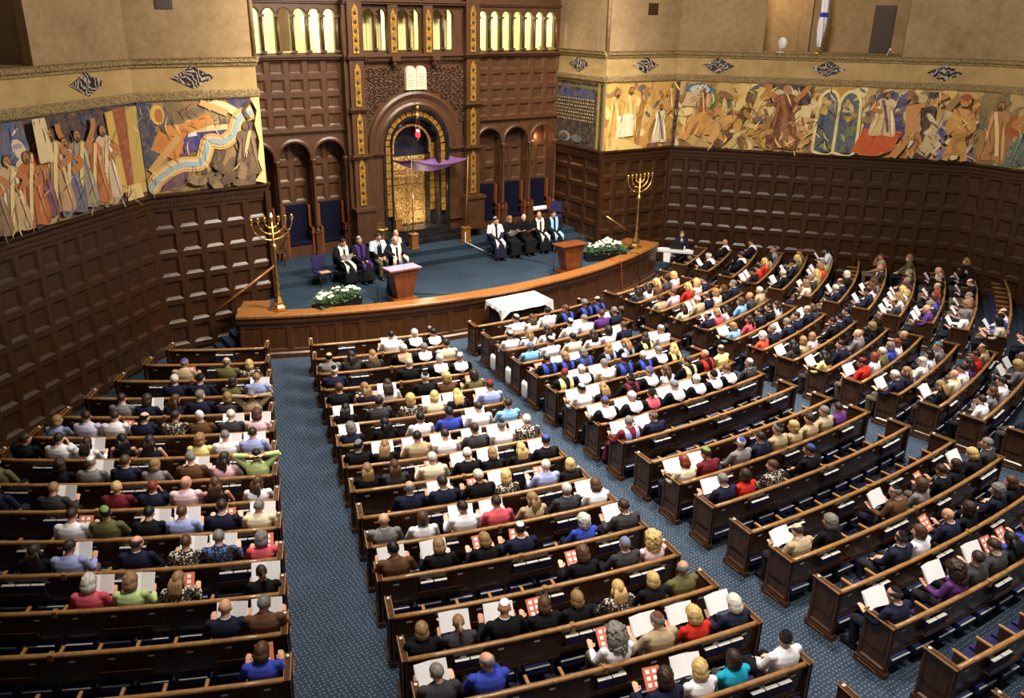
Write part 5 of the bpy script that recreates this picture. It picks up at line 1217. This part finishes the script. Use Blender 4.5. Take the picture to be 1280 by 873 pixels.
def program_mesh():
    mb = MB(); d = Vector((0, .66, .75)); c = Vector((.03, .36, .82)); n = Vector((0, -.75, .66)); P = []
    for e in (0, .008): P += [c + n * e + d * b + Vector((a, 0, 0)) for a, b in ((-.11, -.14), (.11, -.14), (.11, .14), (-.11, .14))]
    mb.add(P, [(3, 2, 1, 0), (4, 5, 6, 7), (0, 1, 5, 4), (1, 2, 6, 5), (2, 3, 7, 6), (3, 0, 4, 7)], 0)
    for i in range(3):
        for j in range(2):
            q = c + n * .0085; a, b = -.075 + j * .085, -.1 + i * .08; mb.add([q + d * (b) + Vector((a, 0, 0)), q + d * b + Vector((a + .05, 0, 0)), q + d * (b + .05) + Vector((a + .05, 0, 0)), q + d * (b + .05) + Vector((a, 0, 0))], [(0, 1, 2, 3)], 1)
    return mb.mesh('program_booklet', [flat('red_orange_cover', (204, 110, 80), .5, var=.2), M['paper']])
BKL, PRG = booklet_mesh(), program_mesh()
CAMP = Vector((-14.1598, -39.2927, 9.6539))
DATA = """
@A2
-0.5017 gs V T jo
-0.4518 gF - O
-0.4260 yB - F
@A3
-0.4998 ws - N j
-0.4731 ks k N j
-0.4392 bB - O r
-0.4131 ls - B p
@A4
-0.5402 bs - G j
-0.5163 bC - N p
-0.4885 mL - N r
-0.4644 gs - N jr
-0.4373 lB - D
-0.4137 gs - T u
@A5
-0.5844 lB - B r
-0.5564 bs - L
-0.5315 bs - W co
-0.5056 kF - N jr
-0.4780 bs - F r
-0.4553 ws W n j
-0.4283 ws - D pj
-0.4049 mC - P p
@A6
-0.5918 bs - K sr
-0.5631 bs - W c
-0.5413 bL - W p
-0.5109 kL - K s
-0.4891 bL - N s
-0.4486 lC - Y r
-0.4268 gs - W p
-0.4049 bs - B p
@A7
-0.5935 gs - O l
-0.5450 bC - K
-0.5215 gs w G jp
-0.4961 ms - N j
-0.4748 lB - G
-0.4470 gs G n jp
-0.4227 bL - P
-0.3978 ks - H u
@A8
-0.5732 bs - N
-0.5337 ls - D p
-0.4901 ys - M
-0.4658 rs - N jc
-0.4436 nN - P
-0.4231 mL - K s
-0.3944 mL - W
@A9
-0.5066 bs - W o
-0.4848 ks g O
-0.4590 ks - K p
-0.4388 ms - B p
-0.4135 bs - N jo
-0.3908 gs - C p
@A10
-0.5136 bL - K
-0.4947 bs - B p
-0.4568 nF - N jr
-0.4294 ms - F p
-0.4105 gs - A p
-0.3862 gC - c o
@A11
-0.4717 wC - c p
-0.4510 lC - H p
-0.4272 lL - F o
-0.3832 bP - K p
@A12
-0.3981 nN - N jp
-0.3804 gs - n p
@A13
-0.3793 mB - R o
@B1
-0.2466 ks - W p
-0.2138 ws - K hW
-0.1869 ks - K hW
@B2
-0.3318 kF - G
-0.3047 bL - D
-0.2790 lL - D
-0.2396 ws W K hT
-0.2134 gs - K hW
-0.1843 bs - C
@B3
-0.3288 ws k N j
-0.2432 nN - K j
-0.2066 ws w K hW
-0.1819 gs w K hW
@B4
-0.3261 ms - K j
-0.2994 lL - N s
-0.2757 bL - W p
-0.2353 ws k K j
-0.2116 yC - n
-0.1797 bC - O o
@B5
-0.3236 kL - K p
-0.2914 ks - D j
-0.2605 yC - F
-0.2366 yB - C p
-0.2125 yL - K p
-0.1776 bs r B p
@B6
-0.3212 gC - N p
-0.2914 kL - K
-0.2596 ks - W
-0.2328 ks - R s
-0.2043 bs - W p
-0.1757 bs - S
@B7
-0.3191 ks G K j
-0.2980 lL - K p
-0.2705 ks - T p
-0.2468 bs - W p
-0.2206 bs - D jp
-0.1968 gs k W p
-0.1740 ws - F p
@B8
-0.3159 lL - K
-0.2957 mL - D
-0.2667 ws - C o
-0.2391 ws w K jp
-0.2188 lB - K p
-0.1952 yL - K
-0.1738 ks b K jp
@B9
-0.2911 gF - N j
-0.2672 bs - N jp
-0.2412 ws - K o
-0.2217 yC - F p
-0.1908 ws - B o
-0.1712 yB - K
@B10
-0.3133 wN - G j
-0.2892 mB - W
-0.2626 bs - W p
-0.2405 bs - c p
-0.2159 lL - T
-0.1915 ws - D j
-0.1693 mB - W p
@B11
-0.3116 ks - n p
-0.2862 lB - K p
-0.2588 lB - K o
-0.2372 ks W N jo
-0.1963 wC - R c
-0.1679 bs - D jp
@B12
-0.2132 mC - K o
-0.1875 gs B D j
-0.1698 yA - P c
@B13
-0.3085 lB - K
-0.2910 lP - D p
-0.2692 wN w K jp
-0.2490 mB - K o
-0.2319 lB - K c
-0.2098 yL - F
-0.1898 yB - K c
-0.1727 gF - O
@B14
-0.3070 gs - D p
-0.2861 gF - R c
-0.2272 gA - W o
-0.2058 gs n T p
-0.1867 yC - r p
-0.1642 wC k N jp
@B15
-0.2213 bC - N o
-0.2052 yC - W p
-0.1891 bB - t c
-0.1631 bs k W
@C1
-0.0588 bs w W l
-0.0319 mL - W
-0.0050 ks - W
0.0297 ms - K hR
0.0666 gs - K hR
0.0936 kF - K hR
@C2
-0.0939 bs w W
-0.0654 lL - W
-0.0362 bL - W
0.0022 bs w W
0.0292 gs - W p
0.0590 ms - V
0.0848 gs - N p
@C3
-0.0889 gs B S
-0.0591 bs w W
-0.0255 ks - C
0.0068 bL - W
0.0327 bC - W
0.0605 ms - N p
@C4
-0.0892 bs G K hRo
-0.0644 lB - K hRp
-0.0395 gB - D hRp
-0.0034 lL - K hB
0.0254 lL - K hBp
0.0558 bL - K hY
0.0862 gs w W p
@C5
-0.0923 ms r K hY
-0.0696 ws c N hWp
-0.0396 gs G C hWp
-0.0144 bs w N hR
0.0146 ws - K hR
0.0393 gs - K hWp
0.0621 yL - K hY
@C6
-0.0950 ks w W p
-0.0700 lL V K p
-0.0376 nF k K hM
-0.0122 gs V K hW
0.0108 mL - W
0.0426 bs - K hY
0.0692 wN - K hr
0.0950 nF - Y
@C7
-0.0939 ms b K hWp
-0.0638 ws w K hWp
-0.0428 bs k K hc
-0.0126 gs B K hWp
0.0155 ws w K hWp
0.0389 ks k K hW
0.0599 ms - K hWp
0.0937 gs W D j
@C8
-0.0955 gs G M hBp
-0.0692 gs n N p
@C10
-0.0959 rB - C p
-0.0757 bs g M p
-0.0436 ws b G
-0.0230 bs - N j
-0.0041 gs k T j
0.0148 yB - T
0.0337 bs - T
0.0526 gs - T j
0.0715 bs - V
@C11
-0.0911 gs - N jp
-0.0728 bB - r
-0.0470 ms - F l
-0.0102 bs b K jl
@C13
-0.0941 nF - T jp
-0.0699 gC - K l
-0.0113 gF k n jp
0.0139 mC - G c
0.0371 bs - K jo
0.0542 bB - K
0.0771 yB - K p
0.0964 gs - D jc
@C14
-0.0537 nF k N j
-0.0371 mB - W l
-0.0098 nN - N jo
0.0085 bC - K j
0.0404 gC - N jl
0.0570 mB - K
@C15
-0.0967 nF k N jp
-0.0536 bA - V p
-0.0375 bs - D
-0.0214 bs - D jp
-0.0053 kL - K o
0.0107 bs - R o
@D1
0.1869 bL - D
0.2138 bL - W
0.2407 yL - n
0.2676 bs - D
0.2945 yB - P
@D2
0.1844 ms - T r
0.2202 ms - P l
0.2628 yL - r l
0.2885 yC - P
0.3143 ks - N j
@D3
0.1819 bL - C
0.2205 ws - T jp
0.2452 nF - N jp
0.2699 lB - C
0.2946 mB - K l
0.3288 gs - N jl
@D4
0.1797 kF - N jl
0.2034 lB - c p
0.2270 kL - W p
0.2653 mB - S l
0.2930 gN - D
0.3261 ws - T j
@D5
0.1776 lB - S p
0.2137 bL - c l
0.2390 ks - N jl
0.2651 ks - K jl
0.2883 bL - W l
@D6
0.1757 wC - a
0.1981 gs - N jl
0.2367 gs - N jp
0.2585 bs - N jc
0.2916 gF - N jl
0.3134 mB - D p
@D7
0.1761 kL - D p
0.1971 lB - T
0.2182 lB - P
0.2731 ks - K jl
0.2942 ks k N j
0.3185 ks - N jl
@D8
0.1723 kL - Y p
0.2074 ks - N jl
0.2506 nN - G jl
0.2733 kB - K l
0.2936 lC - K l
0.3143 bB - K
@D9
0.1788 ks r r p
0.2026 rB - W
0.2222 ws - O j
0.2429 gB - R l
0.2625 rB - W l
0.2844 nN - K l
@D10
0.1693 ws - N po
0.1915 lL - N l
0.2295 wB - W l
0.2484 kB - W
0.2748 gs t G jl
@D11
0.1799 lL - K p
0.2060 nN - C
0.2285 ks - W
0.2467 bL - V
0.2671 bs - r l
0.2932 nF k T l
@D12
0.1704 bs - W c
0.1957 mL - G l
0.2167 bs - W
0.2711 yC - G p
0.2931 gs - D p
@D13
0.1762 bs - N
@E1
0.4485 ws b K hWp
0.5571 nN - K hW
@E2
0.4922 bs V K hW
0.5916 bs - K hW
@E3
0.4131 ks - K p
0.4377 ks - r p
0.4771 yL - r
0.5089 kL - T
0.5605 gs k G
@E4
0.4340 ws - K jp
0.5021 ks - N jp
0.5317 yL - O
0.5731 ms - O
@E5
0.4040 lB - C c
0.4361 gs - D jp
0.4660 yL - T
0.5047 lB - a p
0.5302 gs - T p
0.6111 kL - W p
@E6
0.4072 ws - N j
0.4409 nF - N jp
0.4826 wB - K
@E7
0.4201 ks - N p
0.4421 mL - W
0.4705 mB - G p
0.5418 nN - D j
0.6080 ms - T c
@E8
0.3944 nF - D jp
0.4210 lL - W p
0.4520 yL - W p
0.4752 mB - T p
0.4955 gs - V
0.5372 gs - D
0.6149 lC - O l
@E9
0.3892 nN - V p
0.4088 gs - N jp
0.4284 bs - R
0.4542 rL - V
0.4896 gF - K p
0.5296 gs - K
0.5664 nN - K jp
@E10
0.3914 gC - W p
0.4321 lC - G p
0.4668 gs - n p
0.5255 nF - K p
0.5808 kB - K p
0.6239 lC - K
@E11
0.3832 kB - F o
0.4014 ks - R p
0.4197 nF - W j
@E12
0.3804 kB - W o
"""
crowd = []; cur = None
for ln in DATA.split('\n'):
    ln = ln.strip()
    if not ln: continue
    if ln[0] == '@': cur = (ln[1], int(ln[2:])); idx = 0; continue
    t_ = ln.split(); crowd.append(dict(sec=cur[0], k=cur[1], i=idx, a=float(t_[0]), tok=t_[1:])); idx += 1
cnt = {}
for d in crowd: cnt[d['sec'], d['k']] = cnt.get((d['sec'], d['k']), 0) + 1
for d in crowd:
    r = rk(d['k']) - .21; d['loc'] = pol(r, d['a'], fz(r)); d['dist'] = (d['loc'] - CAMP).length
far = set(id(d) for d in sorted(crowd, key=lambda d: -d['dist'])[:max(0, len(crowd) - 289)])
def place(i, n): 
    if n == 1: return 'alone'
    if i == 0: return 'leftmost'
    if i == n - 1: return 'rightmost'
    if i < n / 2: return ORD[i] + ' from left' if i > 0 else 'leftmost'
    return ORD[n - 1 - i] + ' from right'
SV, SF, SCOL = [], [], []
for d in crowd:
    n = cnt[d['sec'], d['k']]; where = '%s, %s pew, %s' % (place(d['i'], n), ORD[d['k']], SECN[d['sec']])
    fl = d['tok'][3] if len(d['tok']) > 3 else ''
    if 'h' in fl: fl = fl.replace(fl[fl.index('h'):fl.index('h') + 2], '')
    if id(d) in far:
        pose, bm_, P, skin = pieces(d['tok']); W_ = Matrix.Translation(d['loc']) @ Matrix.Rotation(d['a'], 4, 'Z') @ Matrix.Diagonal((1.19, 1.16, 1.05, 1))
        for nm, me, c, l_, r_ in [('b', bm_, skin, None, None)] + P:
            T_ = W_ @ (Matrix.Translation(l_) if l_ is not None else Matrix()) @ (r_.to_matrix().to_4x4() if r_ is not None else Matrix())
            o_ = len(SV); SV += [tuple(T_ @ v.co) for v in me.vertices]; SF += [tuple(v + o_ for v in p.vertices) for p in me.polygons]; SCOL += [lin(c)] * len(me.polygons)
    else:
        e = lim(d['sec'], d['k']); near = min(d['a'] - e[0], e[1] - d['a']) * rk(d['k']) < 1.4
        make(d['tok'], d['loc'], d['a'], who(d['tok']) + '; ' + where, 'seated congregation of the ' + SECN[d['sec']], shoes=near)
    if 'p' in fl or 'o' in fl:
        me, nm, cat = (BKL, 'service_booklet', 'booklet') if 'p' in fl else (PRG, 'program_booklet', 'booklet')
        o = put(nm, me, None, d['loc'], d['a'] + prng.uniform(-.1, .1)); o.scale = (1.17, 1.16, 1.06)
        tag(o, ('open white booklet' if 'p' in fl else 'printed program') + ' held by the person ' + where.replace('alone', 'sitting alone'), cat, 'white service booklets in hand' if 'p' in fl else 'printed programs in hand')
if SV:
    me = bpy.data.meshes.new('seated_congregation'); me.from_pydata(SV, [], SF)
    t = NT('distant_crowd_cloth'); at = t.node('ShaderNodeVertexColor'); at.layer_name = 'dye'; M['crowd'] = t.set(at.outputs['Color'], .75, spec=.2); me.materials.append(t.m)
    ca = me.color_attributes.new('dye', 'FLOAT_COLOR', 'CORNER'); lt = np.zeros(len(me.polygons), dtype=np.int32); me.polygons.foreach_get('loop_total', lt)
    ca.data.foreach_set('color', np.repeat(np.array(SCOL, dtype=np.float32), lt, axis=0).ravel()); me.polygons.foreach_set('use_smooth', [True] * len(me.polygons)); me.update()
    o = put('seated_congregation', me); tag(o, 'farthest rows of seated people in the upper right pews before the panelled wall', 'people', None, 'stuff')

# people on the platform
BG = 'clergy seated on the platform'
def clergy(tok, x, y, rz, label, stole=None, shawl=None, standing=False, scale=1.1, z=BZ, seat=True):
    ex = []; dz = STAND_DZ if standing else 0
    if stole: ex.append(('stole', STOLE[dz], stole, None, None))
    if shawl: ex.append(('prayer_shawl', SHAWL, shawl, None, None))
    o, p = make(tok, (x, y, z), rz, label, BG, standing, scale, True, ex)
    if seat and not standing: chair((x, y, z), rz, 'navy stacking chair under the ' + label.split(',')[0])
    return o
F_ = PI
clergy(['bs', '-', 'K', 'qjp'], -3.94, -14.02, F_ + .1, 'dark-haired person in black robe and long white stole, leftmost of the seated clergy left', (236, 230, 214))
clergy(['gs', 'W', 'K', 'qhV'], -3.38, -14.1, F_ + .1, 'grey-haired person in black robe with purple hood, second of the left seated clergy', (70, 40, 110))
clergy(['bs', '-', 'K', 'j'], -2.66, -13.98, F_, 'dark-haired person in pale blue prayer shawl, third of the left seated clergy', None, (190, 214, 236))
clergy(['wN', 'w', 'N', 'q'], -1.98, -13.98, F_, 'white-bearded person in navy robe and cream stole, seated behind the speaker', (236, 228, 206))
clergy(['gF', '-', 'K', 'qj'], -3.02, -16.05, F_, 'balding person in black robe and cream stole standing speaking at the lectern', (236, 228, 206), None, True)
clergy(['bs', 'W', 'N', 'q'], 2.0, -13.98, F_ - .15, 'person in white prayer shawl over navy robe, leftmost of the right seated clergy', (236, 232, 228), (236, 232, 228))
clergy(['lB', '-', 'K', 'qp'], 2.58, -14.0, F_, 'fair-haired person in black gown holding a paper, second of the right seated clergy')
clergy(['gN', '-', 'K', 'qo'], 3.23, -14.0, F_, 'bald person in black gown, middle of the right seated clergy')
clergy(['wN', '-', 'K', 'qj'], 3.93, -14.02, F_ - .1, 'bald person in black robe, white stole and brown tie, fourth of right clergy', (232, 228, 214))
clergy(['bs', '-', 'K', 'q'], 4.5, -14.14, F_ - .15, 'dark-haired person in black robe and light blue stole, rightmost of the right seated clergy', (150, 196, 226))
chair((-4.68, -14.1, BZ), F_ + .15, 'empty navy stacking chair left of the seated clergy'); chair((5.85, -12.5, 1.49), F_ - .6, 'navy stacking chair standing alone near the right proscenium return')
clergy(['gs', '-', 'N', 'j'], 9.78, -15.68, math.atan2(-.72, .69) + PI + .2, 'grey-haired person in dark suit playing the keyboard in the corner', None, None, False, 1.08, .05, False)
mb = MB(); mb.extrude([(-4.82, -14.35, 1.64), (-4.5, -14.35, 1.64), (-4.5, -14.1, 1.64), (-4.82, -14.1, 1.64)], (0, 0, .012)); tag(mb.build('program_booklet', flat('tan_cover', (206, 150, 112), .5)), 'tan booklet lying on the empty navy chair of the platform', 'booklet')
for x, y, l in ((-3.94, -14.02, 'white booklet held by the leftmost seated clergy person'), (2.58, -14.0, 'white paper held by the fair-haired person in black gown')):
    tag(put('service_booklet', BKL, None, (x, y, BZ), F_), l, 'booklet', 'white papers of the clergy')
tag(put('program_booklet', PRG, None, (3.23, -14.0, BZ), F_), 'open book in the hands of the bald person in black gown', 'booklet')
# ================================================================ LIGHT AND CAMERA
def spot(loc, tgt, W_, size=1.0, cone=110, col=(1, .86, .68), blend=.6):
    L = bpy.data.lights.new('hall_lamp', 'SPOT'); L.energy = W_; L.spot_size = math.radians(cone); L.spot_blend = blend; L.shadow_soft_size = size; L.color = col
    o = bpy.data.objects.new('hall_lamp', L); COL.objects.link(o); o.location = loc; o.rotation_euler = (Vector(tgt) - Vector(loc)).to_track_quat('-Z', 'Y').to_euler()
def point(loc, W_, size=.2, col=(1, .85, .62)):
    L = bpy.data.lights.new('room_or_fill_lamp', 'POINT'); L.energy = W_; L.shadow_soft_size = size; L.color = col
    o = bpy.data.objects.new('room_or_fill_lamp', L); COL.objects.link(o); o.location = loc
WARM = (1, .91, .8)
for x, y, e in ((-7, -22, 1.0), (0, -22, 2.0), (7, -22, 1.2), (-9, -29, .9), (0, -29, 1.2), (9, -29, .8), (-7, -36, .6), (3, -36, .6)):
    spot((x, y, 17), (x * .95, y - .3, 0), 9000 * e, .7, 62, WARM, .8)
for x in (-4, 4): spot((x, -19.5, 15.5), (x * .5, -12.5, 3), 5200, .5, 70, (1, .9, .78))
spot((0, -26, 16), (0, -11.8, 6), 7500, 1.0, 80, (1, .86, .68))
spot((-3, -28, 15), (13, -18.7, 7), 10000, 1.0, 75, (1, .9, .76)); spot((3, -28, 15), (-11, -16.5, 7.5), 10500, 1.0, 70, (1, .9, .76))
point((-4.5, -10.4, 9.9), 210, .3, (1, .97, .68)); point((4.5, -10.4, 9.9), 210, .3, (1, .97, .68)); point((0, -9.6, 9.8), 260, .3, (1, .95, .74))
point((5.7, -11.3, 4.9), 14, .08, (1, .55, .3))
point(WALLS['diagonal_right'].p(3.3, 10.6, -1.2), 90, .1, (1, .72, .35))
point((.1, -12.15, 3.2), 42, .1, (1, .84, .6)); point((.35, -11.4, 2.3), 14, .1, (1, .84, .6))  # added fill lights before the ark to brighten its doors; no fixture there
wd = bpy.data.worlds.new('hall_air'); SC.world = wd; wd.use_nodes = True
wd.node_tree.nodes['Background'].inputs[0].default_value = (1, .92, .84, 1); wd.node_tree.nodes['Background'].inputs[1].default_value = .16

cam = bpy.data.cameras.new('camera'); co = bpy.data.objects.new('camera', cam); COL.objects.link(co); SC.camera = co
yaw, pit, rol, fpx = .59111, .37557, .01731, 1053.69
f = Vector((sin(yaw) * cos(pit), cos(yaw) * cos(pit), -sin(pit))); r = Vector((cos(yaw), -sin(yaw), 0)); u = r.cross(f)
r2 = r * cos(rol) + u * sin(rol); u2 = u * cos(rol) - r * sin(rol)
m = Matrix((r2, u2, -f)).transposed().to_4x4(); m.translation = CAMP; co.matrix_world = m
cam.sensor_fit = 'HORIZONTAL'; cam.sensor_width = 36; cam.lens = fpx * 36 / 1280; cam.shift_y = -10 / 1280
cam.clip_start = .1; cam.clip_end = 200
SC.view_settings.view_transform = 'Standard'; SC.view_settings.look = 'None'; SC.view_settings.gamma = 1; SC.view_settings.use_curve_mapping = False
SC.view_settings.exposure = 0.22
